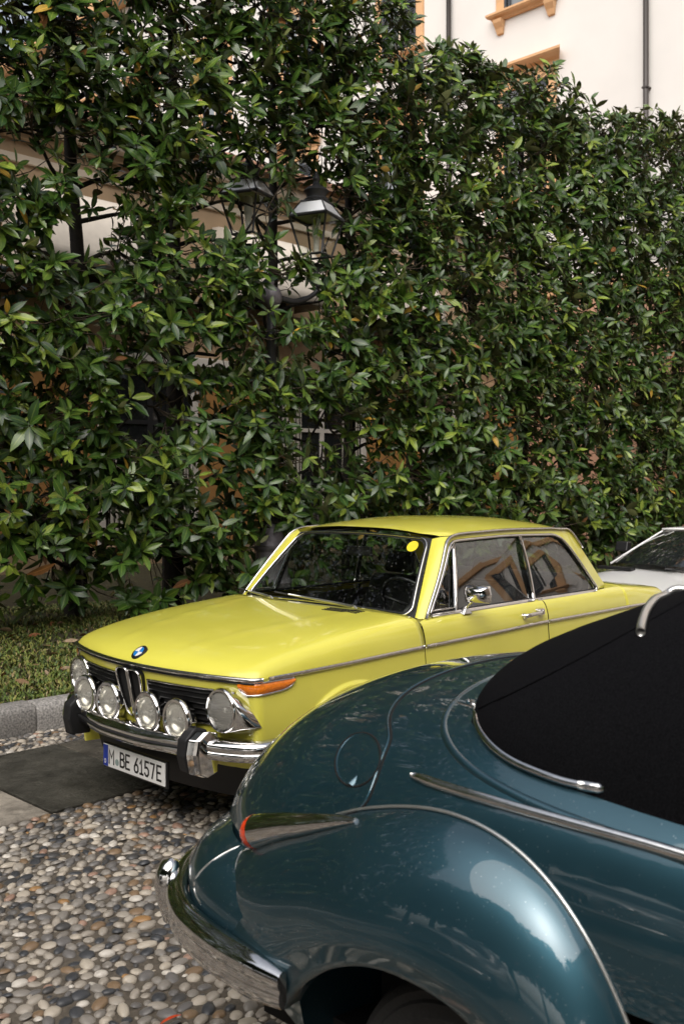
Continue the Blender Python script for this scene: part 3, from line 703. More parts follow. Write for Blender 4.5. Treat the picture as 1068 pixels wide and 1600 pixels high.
# dead leaves lying on the lawn
nd = 150; dx = rng.uniform(-1.2, 3.0, nd); dy = rng.uniform(2.12, 4.6, nd)
V = []
for i in range(nd):
    L_ = rng.uniform(.06, .15); m3 = np.array(Matrix.Rotation(rng.uniform(0, 6.28), 3, 'Z') @ Matrix.Rotation(rng.normal(0, .5), 3, 'X') @ Matrix.Rotation(rng.normal(0, .3), 3, 'Y')) * L_
    V.append(LT[int(rng.integers(4))][0] @ m3.T + np.array([dx[i], dy[i], lz(dx[i], dy[i]) + .028]))
DL = [mat('dry_leaf', c, .7, var=.3, vscale=20) for c in ((.20, .12, .06), (.30, .22, .14), (.11, .06, .03), (.26, .10, .04))]
o = mass_mesh('leaf_litter', np.array(V), LF, [], rng.integers(0, 4, nd), DL, LUV); tag(o, kind='stuff')

# ------------------------------------------------------------------ cast iron street lamp with lanterns on arms
YL = 4.25
pb = onY(424, 855, YL); lx0 = pb[0]
lamp = thing('street_lamp', (lx0, YL, .2), 'ornate iron street lamp with two glass lanterns tangled in the magnolia hedge', 'street lamp')
k = MB(); k.lathe([(.26, .2), (.26, .42), (.22, .46), (.235, .52), (.19, .60), (.17, .86), (.20, .90), (.20, .94), (.15, 1.0), (.10, 1.10), (.085, 1.16)], (lx0, YL, 0), k=20)
z0 = onY(424, 868, YL)[2]; k.build('base', M['grey_iron'], lamp, auto=40)
k = MB(); gz = onY(440, 466, YL)[2]
k.lathe([(.075, 1.16), (.07, 1.6), (.085, 1.64), (.062, 1.7), (.055, gz - .5), (.075, gz - .45), (.05, gz - .40), (.05, gz - .12)], (lx0, YL, 0), k=16); k.build('post', M['iron'], lamp, auto=50)
k = MB(); k.lathe([(.02, -.15), (.07, -.13), (.115, -.05), (.12, .015), (.095, .08), (.04, .11), (.025, .135), (.035, .16), (.012, .21)], (lx0, YL, gz), k=20); k.build('globe', M['grey_iron'], lamp, auto=50)
def lantern(px, py_rim, name_i):
    c = onY(px, py_rim, YL + (.25 if name_i else -.1)); x, y, z = c     # centre of the wide rim
    k = MB(); dx = x - lx0; dy = y - YL
    k.tube(cr([(lx0 + dx * .12, YL + dy * .1, gz), (lx0 + dx * .55, YL + dy * .5, gz - .02), (x, y, gz + .12), (x, y, z - .62)], 16), np.r_[np.full(8, .035), np.full(8, .028)], 10)
    k.lathe([(.03, -.72), (.055, -.66), (.03, -.62), (.045, -.58), (.10, -.54)], (x, y, z), k=12)
    ln = k.build('lantern', M['iron'], lamp, auto=50)
    W, w_, ht, hr = .232, .13, -.43, .175
    corner = [(-1, -1), (1, -1), (1, 1), (-1, 1)]
    k = MB()
    rot = math.radians(20); cr_, sr_ = math.cos(rot), math.sin(rot)
    Pt = lambda a, b, h, s: np.array([x + (a * cr_ - b * sr_) * s, y + (a * sr_ + b * cr_) * s, z + h])
    for a, b in corner:
        k.tube([Pt(a, b, ht, w_), Pt(a, b, 0, W)], .013, 6); k.tube([Pt(a, b, .01, W), Pt(a, b, hr, .13)], .010, 6)
    for s, h, rr in ((w_, ht, .014), (W, 0, .020), (.13, hr, .016)):
        for i in range(4): k.tube([Pt(*corner[i], h, s), Pt(*corner[(i + 1) % 4], h, s)], rr, 6)
    k.build('frame', M['iron'], ln)
    for i in range(4):
        q = MB(); q.add([Pt(*corner[i], ht, w_), Pt(*corner[(i + 1) % 4], ht, w_), Pt(*corner[(i + 1) % 4], 0, W), Pt(*corner[i], 0, W)], [(0, 1, 2, 3)]); q.build('pane', M['pane'], ln, smooth=False)
        q = MB(); q.add([Pt(*corner[i], .012, W), Pt(*corner[(i + 1) % 4], .012, W), Pt(*corner[(i + 1) % 4], hr, .13), Pt(*corner[i], hr, .13)], [(0, 1, 2, 3)]); q.build('glass_roof', mat('opal_glass', (.80, .82, .84), .15, coat=1), ln, smooth=False, solid=.006)
    q = MB(); q.add([Pt(a, b, .006, W * .97) for a, b in corner], [(0, 1, 2, 3)]); q.build('reflector', mat('enamel', (.28, .32, .12), .5), ln, smooth=False)
    q = MB(); q.lathe([(.14, hr), (.15, hr + .03), (.11, hr + .06), (.12, hr + .10), (.15, hr + .13), (.11, hr + .17), (.05, hr + .20), (.03, hr + .24), (.045, hr + .27), (.01, hr + .36)], (x, y, z), k=16); q.build('finial', M['iron'], ln, auto=45)
    q = MB(); q.lathe([(.03, ht + .02), (.035, ht + .2), (.05, ht + .24), (.05, ht + .42), (.02, ht + .45)], (x, y, z), k=10); q.build('lamp', mat('lamp_bulb', (.6, .58, .5), .3), ln)
lantern(494, 341, 0); lantern(388, 308, 1)
# ------------------------------------------------------------------ yellow two-door saloon
yc_ = thing('yellow_saloon_car', (1.3, 0, 0), 'lime yellow vintage two-door saloon with four fog lamps on its chrome nose', 'car')
YC = fn([(-.53, .748), (-.3, .772), (0, .786), (.5, .790), (1.2, .795), (1.8, .793), (2.4, .784), (2.8, .768), (3.1, .745), (3.28, .715)])
ZC = fn([(-.53, .768), (-.2, .777), (.5, .793), (1.2, .803), (1.67, .811), (2.6, .808), (3.3, .785)])
RA = .352
def zbot(x):
    z = .235
    for cx in (0., 2.5):
        d = abs(x - cx)
        if d < RA: z = max(z, .295 + math.sqrt(RA * RA - d * d))
    return z
def side(x, z, sg):
    zc = float(ZC(x)); f = np.clip((zc - z) / (zc - .22), 0, 1)
    y = float(YC(x)) - .005 * sm(0, .03, f) + .016 * math.sin(math.pi * min(f * 1.15, 1)) - .05 * f ** 3
    for cx in (0., 2.5):
        dd = math.hypot(x - cx, z - .295) - RA
        y += .016 * (1 - float(sm(.030, .048, dd))) if dd > -.02 else 0
    return (x, sg * y, z)
def side_grid(x0, x1, sg, step=.02, nt=30):
    xs = list(np.arange(x0, x1, step)) + [x1]
    for cx in (0, 2.5):
        for e in (-RA, RA):
            for q in (-.0005, .0005):
                if x0 < cx + e + q < x1: xs.append(cx + e + q)
    xs = sorted(set(xs)); t = np.linspace(0, 1, nt) ** 1.0
    return np.array([[side(x, float(ZC(x)) + (zbot(x) - float(ZC(x))) * tt, sg) for tt in t] for x in xs])
# nose outline in plan, side to side
def nose_xy():
    y = np.linspace(-.70, .70, 41); x = -.712 + .127 * (y / .70) ** 2
    t = np.linspace(0, 1, 9)[1:]
    bx = (1 - t) ** 2 * -.585 + 2 * t * (1 - t) * -.567 + t * t * -.53; by = (1 - t) ** 2 * .70 + 2 * t * (1 - t) * .742 + t * t * .748
    return np.array([(a, -b) for a, b in zip(bx, by)][::-1] + list(zip(x, y)) + list(zip(bx, by)))
NO = nose_xy()
nose_x = lambda y: -.712 + .127 * (y / .70) ** 2
def fascia_pt(ox, oy, z):
    f = max(0, (.768 - z)) / .53; lean = .075 * f + .10 * max(0, .42 - z) / .2 * 1.0
    s = abs(oy) / .748; w_ = 1 - float(sm(.90, 1.0, s))
    sy = side(-.53, z, 1)[1] / .748
    return (ox + lean * w_, oy * (1 + (sy - 1) * sm(.8, 1, s)), z)
k = MB()
zl = np.linspace(.768, .24, 30)
k.grid(np.array([[fascia_pt(a, b, z) for z in zl] for a, b in NO]), flip=False)
for sg in (-1, 1): k.grid(side_grid(-.53, .527, sg), flip=(sg > 0))
body_front = k
body_rear = MB()
for sg in (-1, 1): body_rear.grid(side_grid(1.668, 3.28, sg), flip=(sg > 0))
# tail panel
t = np.linspace(-1, 1, 41)
def tail_pt(v, z):
    y = v * (.715 + (side(3.28, z, 1)[1] - float(YC(3.28)))); return (3.28 + .10 * (1 - abs(v) ** 6) - .03 * v * v, y, z)
body_rear.grid(np.array([[tail_pt(v, z) for z in np.linspace(.785, .24, 16)] for v in t]), flip=True)
PROF = fn([(0, 1.0), (.5, 1.0), (.70, .99), (.82, .965), (.88, .935), (.92, .88), (.95, .78), (.975, .56), (.99, .30), (1.0, 0)])
eta = np.sin(np.linspace(-1, 1, 61) * math.pi / 2); eta = np.sign(eta) * (1 - (1 - np.abs(eta)) ** 1.15)
HT = fn([(0, 0), (.012, .018), (.03, .036), (.07, .056), (.15, .076), (.35, .108), (.65, .138), (1.0, .158)])
def hood_pt(s, e):
    xs = -.575 + s * (.530 + .575); yb = .728 if s <= 0 else float(YC(max(xs, -.53))) * 1.0
    if xs < -.53: yb = .728 + (.748 - .728) * (xs + .575) / .045
    bow = .137 + .0 * s
    x = xs - bow * (1 - min(1, abs(e)) ** 2); z0 = .768 if xs < -.53 else float(ZC(xs))
    crown = .012 * (1 - e * e) * sm(0, .2, s)
    ridge = .004 * math.exp(-((abs(e) - (.30 + .28 * s)) / .018) ** 2) * float(sm(.0, .08, s))
    return (x, e * yb, z0 + float(HT(s)) * float(PROF(abs(e))) + crown + ridge)
ss = np.r_[0, .004, .009, .016, .025, .04, .06, .09, np.linspace(.13, 1, 26)]
hood = MB(); hood.grid(np.array([[hood_pt(s, e) for e in eta] for s in ss]), flip=False)
hood_o = hood.build('hood', M['yellow'], yc_, solid=.012)
# shoulder between the crease and the window sill
ZS = fn([(.53, .918), (.70, .926), (1.6, .934), (2.3, .938), (2.6, .940)])
YS = .735
def shoulder(x, w, sg):
    zc, y0 = float(ZC(x)), float(YC(x)); zs = float(ZS(x))
    if x > 2.3: ys = YS - .03 * float(sm(2.3, 2.7, x))
    else: ys = YS
    c = [(0, 0), (.03, .20), (.14, .46), (.35, .74), (.65, .92), (1, 1)]
    a = fn([(q, i) for q, i in zip([0, .2, .4, .6, .8, 1], [p[0] for p in c])])(w); b = fn([(q, i) for q, i in zip([0, .2, .4, .6, .8, 1], [p[1] for p in c])])(w)
    return (x, sg * (y0 + (ys - y0) * float(a)), zc + (zs - zc) * float(b))
W_ = np.linspace(0, 1, 14)
def sh_grid(x0, x1, sg): return np.array([[shoulder(x, w, sg) for w in W_] for x in np.linspace(x0, x1, max(3, int((x1 - x0) / .05)))])
for sg in (-1, 1): body_rear.grid(sh_grid(1.668, 2.62, sg), flip=(sg < 0))
# boot sides/rear deck edge: roll over from the crease to the deck
def deck_pt(x, e):
    yb = float(YC(min(x, 3.28))); z0 = float(ZC(x)); top = .140 * (1 - .25 * float(sm(2.6, 3.3, x))) * (1 - float(sm(3.22, 3.42, x)) ** 2)
    if x > 3.28: yb = .715 - .25 * (x - 3.28)
    return (x, e * yb, z0 + top * float(PROF(abs(e))))
deckx = np.r_[np.linspace(2.626, 3.2, 14), 3.25, 3.29, 3.32, 3.345]
def deck_row(x):
    return [deck_pt(x + (.05 * (1 - abs(e) ** 4) * float(sm(3.0, 3.3, x))), e) for e in eta]
boot = MB(); boot.grid(np.array([deck_row(x) for x in deckx]), flip=False)
boot.build('boot_lid', M['yellow'], yc_, solid=.012)
# scuttle in front of the windscreen
WB = lambda e: np.array([.565 - .03 * (1 - abs(e) ** 2), e * .690, .917 + .022 * (1 - e * e)])
WT = lambda e: np.array([.900 - .028 * (1 - abs(e) ** 2), e * .532, 1.318 + .022 * (1 - e * e)])
cowl = MB(); ee = np.linspace(-1, 1, 31)
G = []
for e in ee:
    a = np.array(hood_pt(1.0, e * .985)) + np.array([.006, 0, -.001]); b = WB(min(1, max(-1, e * 1.03))) + np.array([.02, 0, -.004]); b[1] = e * .70
    G.append([a * (1 - t) + b * t for t in (0, .5, 1)])
cowl.grid(np.array(G), flip=True)
for sg in (-1, 1):   # fender corner up to the windscreen pillar foot
    cowl.add([hood_pt(1, sg * .93), (.60, sg * .735, .920), (.585, sg * .70, .925), hood_pt(1, sg * .985 * .985)], [(0, 1, 2, 3) if sg < 0 else (3, 2, 1, 0)])
cowl.build('scuttle', M['yellow'], yc_)
body = body_front.build('body', M['yellow'], yc_); body_rear.build('rear_wings', M['yellow'], yc_)
# black plug behind every shut line
k = MB()
for sg in (-1, 1):
    for xs_ in (.53, 1.6625):
        k.grid(np.array([[tuple(np.array(side(x, z, sg)) - (0, sg * .010, 0)) for z in np.linspace(.80, .24, 14)] for x in np.linspace(xs_ - .02, xs_ + .02, 4)]), flip=(sg > 0))
        k.grid(np.array([[tuple(np.array(shoulder(x, w, sg)) - (0, sg * .010, .006)) for w in W_] for x in np.linspace(xs_ - .02, xs_ + .02, 4)]), flip=(sg < 0))
    k.grid(np.array([[tuple(np.array(shoulder(x, w, sg)) - (0, sg * .010, .006)) for w in W_] for x in np.linspace(2.60, 2.66, 4)]), flip=(sg < 0))
k.build('shut_line', M['gap'], yc_)

# greenhouse sides
def ruled(x, z, sg, out=0.):
    f = (z - .93) / (1.335 - .93); return (x, sg * (YS - .002 + (.617 - YS) * f - .012 * math.sin(math.pi * min(max(f, 0), 1)) * -1 + out), z)
DLO = cr([(.630, .934), (.71, 1.03), (.80, 1.138), (.905, 1.265), (.925, 1.286), (.96, 1.303), (1.02, 1.309)], 20).tolist() + cr([(1.10, 1.311), (1.5, 1.316), (1.95, 1.306)], 16).tolist() + cr([(1.99, 1.300), (2.06, 1.268), (2.14, 1.18), (2.24, 1.05), (2.315, .963)], 16).tolist() + [[2.318, .948], [2.30, .938]]
bottom = [[x, .935 + .002 * math.sin(x)] for x in np.linspace(2.25, .68, 24)]
DLO = DLO + bottom
OUT = cr([(.592, .922), (.66, 1.01), (.75, 1.12), (.865, 1.265), (.90, 1.305), (.95, 1.331), (1.02, 1.342)], 20).tolist() + cr([(1.10, 1.345), (1.5, 1.350), (1.95, 1.342)], 16).tolist() + cr([(2.06, 1.335), (2.20, 1.318), (2.31, 1.19), (2.43, 1.05), (2.52, .955)], 16).tolist() + [[2.50, .936], [2.36, .936]] + [[x, .926] for x in np.linspace(2.25, .68, 24)]
DLO = np.array(DLO); OUT = np.array(OUT)
def cpillar(p, sg):
    x, z = p; P = np.array(ruled(x, z, sg)); 
    P[1] -= sg * .055 * float(sm(2.15, 2.55, x + .3 * (z - .94))); return P
for sg in (-1, 1):
    k = MB(); G = np.array([[cpillar(DLO[i] * (1 - t) + OUT[i] * t, sg) for t in (0, .33, .66, 1)] for i in range(len(DLO))])
    k.grid(G, closed_u=True, flip=(sg < 0)); k.build('window_surround', M['yellow'], yc_)
# roof
ZG = fn([(.80, 1.322), (.95, 1.330), (1.5, 1.351), (2.0, 1.342), (2.22, 1.316)]); ZT = fn([(.78, 1.340), (.84, 1.362), (.95, 1.383), (1.2, 1.408), (1.45, 1.418), (1.8, 1.412), (2.05, 1.388), (2.2, 1.345), (2.26, 1.315)])
YG = fn([(.84, .50), (.90, .565), (.96, .608), (1.02, .619), (1.5, .622), (2.0, .615), (2.22, .585)])
def roof_pt(u, v):
    xf = .900 - .028 * (1 - abs(v) ** 2) + .055 * float(sm(.8, 1, abs(v))); xr = 2.26 - .05 * v * v
    x = xf + u * (xr - xf); xe = .90 + u * (2.21 - .90)
    zg, zt = float(ZG(x)), float(ZT(x)); yg = float(YG(max(xe, .90) if u > 0 else .90))
    if u < .12: yg = .540 + (float(YG(.90 + .12 * 1.31)) - .540) * math.sin(u / .12 * math.pi / 2)
    return (x, v * yg, zg + (zt - zg) * (1 - abs(v) ** 2.6))
vv = np.sin(np.linspace(-1, 1, 41) * math.pi / 2); uu = np.r_[np.linspace(0, .12, 9), np.linspace(.15, 1, 26)]
roof = MB(); RG = np.array([[roof_pt(u, v) for v in vv] for u in uu]); roof.grid(RG, flip=False)
roof.build('roof', M['yellow'], yc_)
hl = MB(); hl.grid(RG[3:-1, 1:-1] - np.array([0, 0, .03]), flip=True); hl.build('headliner', M['lining'], yc_)
# windscreen pillars
k = MB()
for sg in (-1, 1):
    G = []
    for t in np.linspace(0, 1, 12):
        a = WB(sg) * (1 - t) + WT(sg) * t
        i = int(round(t * 17)); b = np.array(cpillar(OUT[i], sg))
        G.append([a + np.array([-.006, sg * .004, 0]), (a + b) / 2 + np.array([-.012, sg * .006, .004]), b])
    k.grid(np.array(G), flip=(sg > 0))
k.build('windscreen_pillar', M['yellow'], yc_)
def screen_pt(e, t): 
    p = WB(e) * (1 - t) + WT(e) * t; n = np.array([-.78, 0, .62]); return p + n * .008 * math.sin(math.pi * t)
k = MB(); k.grid(np.array([[screen_pt(e, t) for t in np.linspace(.0, 1, 12)] for e in np.linspace(-1, 1, 25)]), flip=False)
ws = k.build('windscreen', M['screen'], yc_)
def rrect(n=16, r=.10, ins=0.0):   # rounded loop in (e, t)
    out = []
    for cx, cy, a0 in ((1 - r, r * 1.3, -90), (1 - r, 1 - r * 1.3, 0), (-1 + r, 1 - r * 1.3, 90), (-1 + r, r * 1.3, 180)):
        for a in np.linspace(a0, a0 + 90, n): out.append((cx + r * math.cos(math.radians(a)), cy + r * 1.3 * math.sin(math.radians(a))))
    P = []
    for i in range(len(out)):
        a, b = out[i], out[(i + 1) % len(out)]; P.append(a)
        if math.dist(a, b) > .15:
            m_ = int(math.dist(a, b) / .08)
            for q in range(1, m_): P.append((a[0] + (b[0] - a[0]) * q / m_, a[1] + (b[1] - a[1]) * q / m_))
    return P
LOOP = rrect(); SN = np.array([-.78, 0, .62])
rub = MB(); L0 = np.array([screen_pt(e * .985, .012 + t * .976) + SN * .004 for e, t in LOOP]); L1 = np.array([screen_pt(e * .935, .045 + t * .91) + SN * .002 for e, t in LOOP])
rub.grid(np.stack([L0, L1], 1), closed_u=True, flip=True)
# fill out to the square corners of the aperture
Lq = np.array([screen_pt(np.clip(e * 1.12, -1, 1), float(np.clip((t - .5) * 1.12 + .5, 0, 1))) + SN * .001 for e, t in LOOP]); 
rub.grid(np.stack([Lq, L0 - SN * .003], 1), closed_u=True, flip=True)
rub.build('windscreen_seal', M['rubber'], yc_)
k = MB(); k.tube(np.array([screen_pt(e * .968, .022 + t * .956) + SN * .007 for e, t in LOOP]), .0065, 6, closed=True); k.build('windscreen_trim', M['chrome'], yc_)
st_c = screen_pt(-.80, .86); k = MB(); a_ = screen_pt(-.81, .86) - screen_pt(-.79, .86); a_ /= np.linalg.norm(a_); b_ = np.cross(a_, SN); b_ /= np.linalg.norm(b_)
k.add([st_c + SN * .006 + .036 * (math.cos(q) * a_ + math.sin(q) * b_) for q in np.linspace(0, 2 * math.pi, 24, endpoint=False)], [list(range(24))]); k.build('sticker', M['sticker'], ws, smooth=False)
# backlight
k = MB(); BB = lambda e: np.array([2.545 + .10 * (1 - e * e), e * .63, .955]); BT = lambda e: np.array([2.235 + .03 * (1 - e * e), e * .55, 1.322])
k.grid(np.array([[BB(e) * (1 - t) + BT(e) * t + np.array([.03, 0, .03]) * math.sin(math.pi * t) for t in np.linspace(0, 1, 8)] for e in np.linspace(-1, 1, 19)]), flip=True); k.build('rear_window', M['glass'], yc_)
k = MB()
for sg in (-1, 1):
    G = []
    for i in range(16):
        t = i / 15; a = cpillar(OUT[36 + i], sg); s_ = (a[2] - .955) / (1.322 - .955); s_ = min(max(s_, 0), 1); G.append([a, BB(sg) * (1 - s_) + BT(sg) * s_])
    k.grid(np.array(G), flip=(sg > 0))
k.add([BB(e) for e in np.linspace(-1, 1, 19)] + [(2.63, y * .72 / 1.0, .945) for y in np.linspace(-1, 1, 19)], [(i, i + 19, i + 20, i + 1) for i in range(18)])
for sg in (-1, 1): k.add([cpillar((2.52, .955), sg), (2.62, sg * .705, .940), BB(sg), (2.40, sg * .735, .936)], [(0, 1, 2) if sg > 0 else (2, 1, 0), (0, 3, 1) if sg > 0 else (1, 3, 0)])
k.build('rear_pillar', M['yellow'], yc_)

for sg in (-1, 1):
    # doors
    k = MB(); k.grid(side_grid(.533, 1.659, sg), flip=(sg > 0)); k.grid(sh_grid(.533, 1.659, sg), flip=(sg < 0)); d_ = k.build('door', M['yellow'], yc_)
    h = MB(); zz = .865; Yh = abs(shoulder(1.5, .45, 1)[1])
    h.tube(cr([(1.405, sg * (Yh + .012), .862), (1.42, sg * (Yh + .034), .866), (1.50, sg * (Yh + .038), .871), (1.56, sg * (Yh + .036), .874)], 12), .009, 8, ry=.012)
    h.lathe([(.006, -.02), (.016, 0), (.016, .03), (.012, .036)], (1.412, sg * (Yh - .01), .862), ax=(0, sg, 0), k=12)
    h.build('handle', M['chrome'], d_)
    q = MB(); q.hexa([(1.545, sg * (Yh - .02), .850), (1.60, sg * (Yh - .02), .855), (1.60, sg * (Yh + .03), .857), (1.55, sg * (Yh + .03), .852), (1.545, sg * (Yh - .03), .892), (1.60, sg * (Yh - .03), .895), (1.598, sg * (Yh + .03), .892), (1.55, sg * (Yh + .03), .888)]); q.build('lock_housing', M['dull_chrome'], d_, smooth=False, bevel=.006)
    # side glass: vent, door, quarter
    def pane(poly, name):
        g_ = MB(); C_ = np.mean(poly, 0); m_ = len(poly)
        V = [ruled(C_[0], C_[1], sg, -.012)] + [ruled(x, z, sg, -.012) for x, z in poly]
        g_.add(V, [((0, 1 + i, 1 + (i + 1) % m_) if sg > 0 else (0, 1 + (i + 1) % m_, 1 + i)) for i in range(m_)]); return g_.build(name, M['glass'], yc_)
    def clipx(P, x0, x1):
        out = []
        for i in range(len(P)):
            a, b = P[i], P[(i + 1) % len(P)]
            out.append(a)
            for X in (x0, x1):
                if (a[0] - X) * (b[0] - X) < 0: t = (X - a[0]) / (b[0] - a[0]); out.append(a + (b - a) * t)
        return np.array([p for p in out if x0 - 1e-6 <= p[0] <= x1 + 1e-6])
    shx = lambda z: .868 + (1.0 - .868) * 0 + .10 * (z - .934) / .37    # vent window post leans a little
    # map so that the post is a vertical cut: shift by lean
    def cutter(P, f0, f1):
        Q = np.array([(x - f0(z), z) for x, z in P]); out = []
        res = []
        for i in range(len(P)):
            a, b = P[i], P[(i + 1) % len(P)]; da, db = Q[i][0], Q[(i + 1) % len(P)][0]
            ea, eb = f1(a[1]) - a[0], f1(b[1]) - b[0]
            if da >= 0 and ea >= 0: res.append(a)
            ts = []
            if da * db < 0: ts.append(da / (da - db))
            if ea * eb < 0: ts.append(ea / (ea - eb))
            for t in sorted(ts):
                p = a + (b - a) * t
                if p[0] - f0(p[1]) > -1e-6 and f1(p[1]) - p[0] > -1e-6: res.append(p)
        return np.array(res)
    post = lambda z: .885 + .06 * (z - .934) / .37 * .0 + .09 * (1.30 - z) / .37 * -.0 + .0
    vent = lambda z: .850 + .115 * (z - .934) / .375
    bp = lambda z: 1.600 + .010 * (z - .934) / .375
    lo_ = lambda z: -9; hi_ = lambda z: 9
    pane(cutter(DLO, lo_, vent), 'vent_window'); pane(cutter(DLO, vent, bp), 'door_window'); pane(cutter(DLO, bp, hi_), 'quarter_window')
    k = MB(); k.tube([ruled(x, z, sg, .003) for x, z in DLO], .0085, 6, closed=True, up=(0, 1, 0), ry=.008)
    for f_, r_w in ((vent, .011), (bp, .014)): k.tube([ruled(f_(z), z, sg, .002) for z in np.linspace(.936, 1.308, 8)], r_w, 6, ry=.008, up=(0, 1, 0))
    k.build('window_trim', M['chrome'], yc_)
    k = MB()
    vl = cutter(DLO, lo_, vent); c_ = vl.mean(0); vl = c_ + (vl - c_) * .87
    k.tube([ruled(x, z, sg, .004) for x, z in vl], .006, 6, closed=True, up=(0, 1, 0)); k.build('vent_frame', M['chrome'], yc_)
    k = MB()
    for x0, x1 in ((.64, 1.585), (1.625, 2.30)): k.tube([ruled(x, .930, sg, .008) for x in np.linspace(x0, x1, 12)], .007, 6, ry=.012)
    k.build('sill_trim', M['chrome'], yc_)
    rr = MB()
    for f_ in (vent, bp): rr.tube([ruled(f_(z) + .017, z, sg, -.004) for z in np.linspace(.94, 1.30, 6)], .007, 5, up=(0, 1, 0))
    for a, b in ((DLO * 1, .955),):
        c2 = np.array([1.48, 1.12]); lp_ = c2 + (DLO - c2) * np.array([.988, .965]); rr.tube([ruled(x, z, sg, -.004) for x, z in lp_], .007, 5, closed=True, up=(0, 1, 0))
    rr.build('window_rubber', M['rubber'], yc_)
    # drip rail over the windows
    dr = [cpillar(p, sg) + np.array([0, sg * .008, .002]) for p in OUT[:44]]
    k = MB(); k.tube(dr, .007, 6, ry=.010, up=(0, 1, 0)); k.build('drip_rail', M['dull_chrome'], yc_)
    # chrome line on the crease
    pts_ = [(x, sg * (float(YC(x)) + .002), float(ZC(x)) - .002) for x in np.arange(-.50, .523, .03)]
    k = MB(); k.tube(pts_, .006, 6, ry=.010)
    k.tube([(x, sg * (float(YC(x)) + .002), float(ZC(x)) - .002) for x in np.r_[np.arange(.537, 1.655, .03), 1.657]], .006, 6, ry=.010)
    k.tube([(x, sg * (float(YC(x)) + .002), float(ZC(x)) - .002) for x in np.arange(1.67, 3.27, .03)], .006, 6, ry=.010)
    k.build('side_moulding', M['dull_chrome'], yc_)
    # wheels
    for cx in (0., 2.5):
        w_ = MB(); yo = sg * .735; w_.lathe([(.19, -.16), (.275, -.165), (.295, -.14), (.297, -.03), (.285, -.005), (.23, .0), (.192, -.012)], (cx, yo, .295), ax=(0, sg, 0), k=36, cap=False); wt_ = w_.build('wheel', M['tyre'], yc_, auto=40)
        w_ = MB(); w_.lathe([(.195, -.13), (.198, -.01), (.185, -.008), (.175, -.045), (.12, -.02), (.10, -.03), (.09, -.005), (.05, .006), (.005, .008)], (cx, yo, .295), ax=(0, sg, 0), k=32); w_.build('rim', M['steel'], wt_, auto=40)
        w_ = MB(); an_ = np.linspace(-.12, math.pi + .12, 24); G = [[(cx + (RA + .002) * math.cos(a), sg * .785, .295 + (RA + .002) * math.sin(a)), (cx + (RA + .03) * math.cos(a), sg * .45, .295 + (RA + .03) * math.sin(a))] for a in an_]; w_.grid(np.array(G))
        w_.add([(cx + (RA + .03) * math.cos(a), sg * .45, .295 + (RA + .03) * math.sin(a)) for a in an_], [list(range(24))]); w_.build('wheel_well', M['gap'], yc_)
# interior: tub, seats, dashboard, steering wheel
k = MB(); x0, x1, yy, z0 = .50, 2.58, .70, .34
k.add([(x0, -yy, z0), (x1, -yy, z0), (x1, yy, z0), (x0, yy, z0), (x0, -yy, .90), (x1, -yy, .90), (x1, yy, .90), (x0, yy, .90)], [(0, 1, 2, 3), (0, 4, 5, 1), (1, 5, 6, 2), (2, 6, 7, 3), (3, 7, 4, 0)]); k.build('cabin_lining', M['interior'], yc_, smooth=False)
k = MB(); k.hexa([(.44, -.66, .78), (.86, -.68, .72), (.86, .68, .72), (.44, .66, .78), (.50, -.655, .912), (.80, -.68, .915), (.80, .68, .915), (.50, .655, .912)]); k.build('dashboard', M['interior'], yc_, smooth=False, bevel=.02)
def seat(y0, y1, x, head):
    k = MB(); k.hexa([(x, y0, .42), (x + .50, y0, .40), (x + .50, y1, .40), (x, y1, .42), (x, y0, .58), (x + .48, y0, .53), (x + .48, y1, .53), (x, y1, .58)])
    k.hexa([(x + .42, y0, .50), (x + .56, y0, .48), (x + .56, y1, .48), (x + .42, y1, .50), (x + .60, y0 + .04, 1.02), (x + .70, y0 + .04, 1.01), (x + .70, y1 - .04, 1.01), (x + .60, y1 - .04, 1.02)])
    s_ = k.build('seat', M['interior'], yc_, bevel=.05, bseg=3)
    if head:
        k = MB(); c = (y0 + y1) / 2; k.hexa([(x + .625, c - .13, 1.03), (x + .70, c - .13, 1.02), (x + .70, c + .13, 1.02), (x + .625, c + .13, 1.03), (x + .66, c - .11, 1.17), (x + .73, c - .11, 1.16), (x + .73, c + .11, 1.16), (x + .66, c + .11, 1.17)]); k.build('headrest', M['interior'], s_, bevel=.035, bseg=3)
seat(-.62, -.10, .98, True); seat(.10, .62, .98, True); seat(-.62, .62, 1.82, False)
k = MB(); ca = np.array([.93, -.36, .92]); ax = np.array([.85, 0, .52]); ax /= np.linalg.norm(ax); u1 = np.array([0, 1., 0]); u2 = np.cross(ax, u1)
k.tube([ca + .20 * (math.cos(a) * u1 + math.sin(a) * u2) for a in np.linspace(0, 2 * math.pi, 36, endpoint=False)], .011, 8, closed=True)
for a in (.3, math.pi - .3, -math.pi / 2): k.tube([ca, ca + .20 * (math.cos(a) * u1 + math.sin(a) * u2)], .010, 6)
k.tube([ca - ax * .3, ca], .03, 8); k.build('steering_wheel', M['black'], yc_)
k = MB(); k.box((.86, -.10, 1.20), (.88, .10, 1.255)); k.tube([(.85, 0, 1.30), (.865, 0, 1.24)], .008, 6); k.build('rear_view_mirror', M['black'], yc_, smooth=False, bevel=.008)

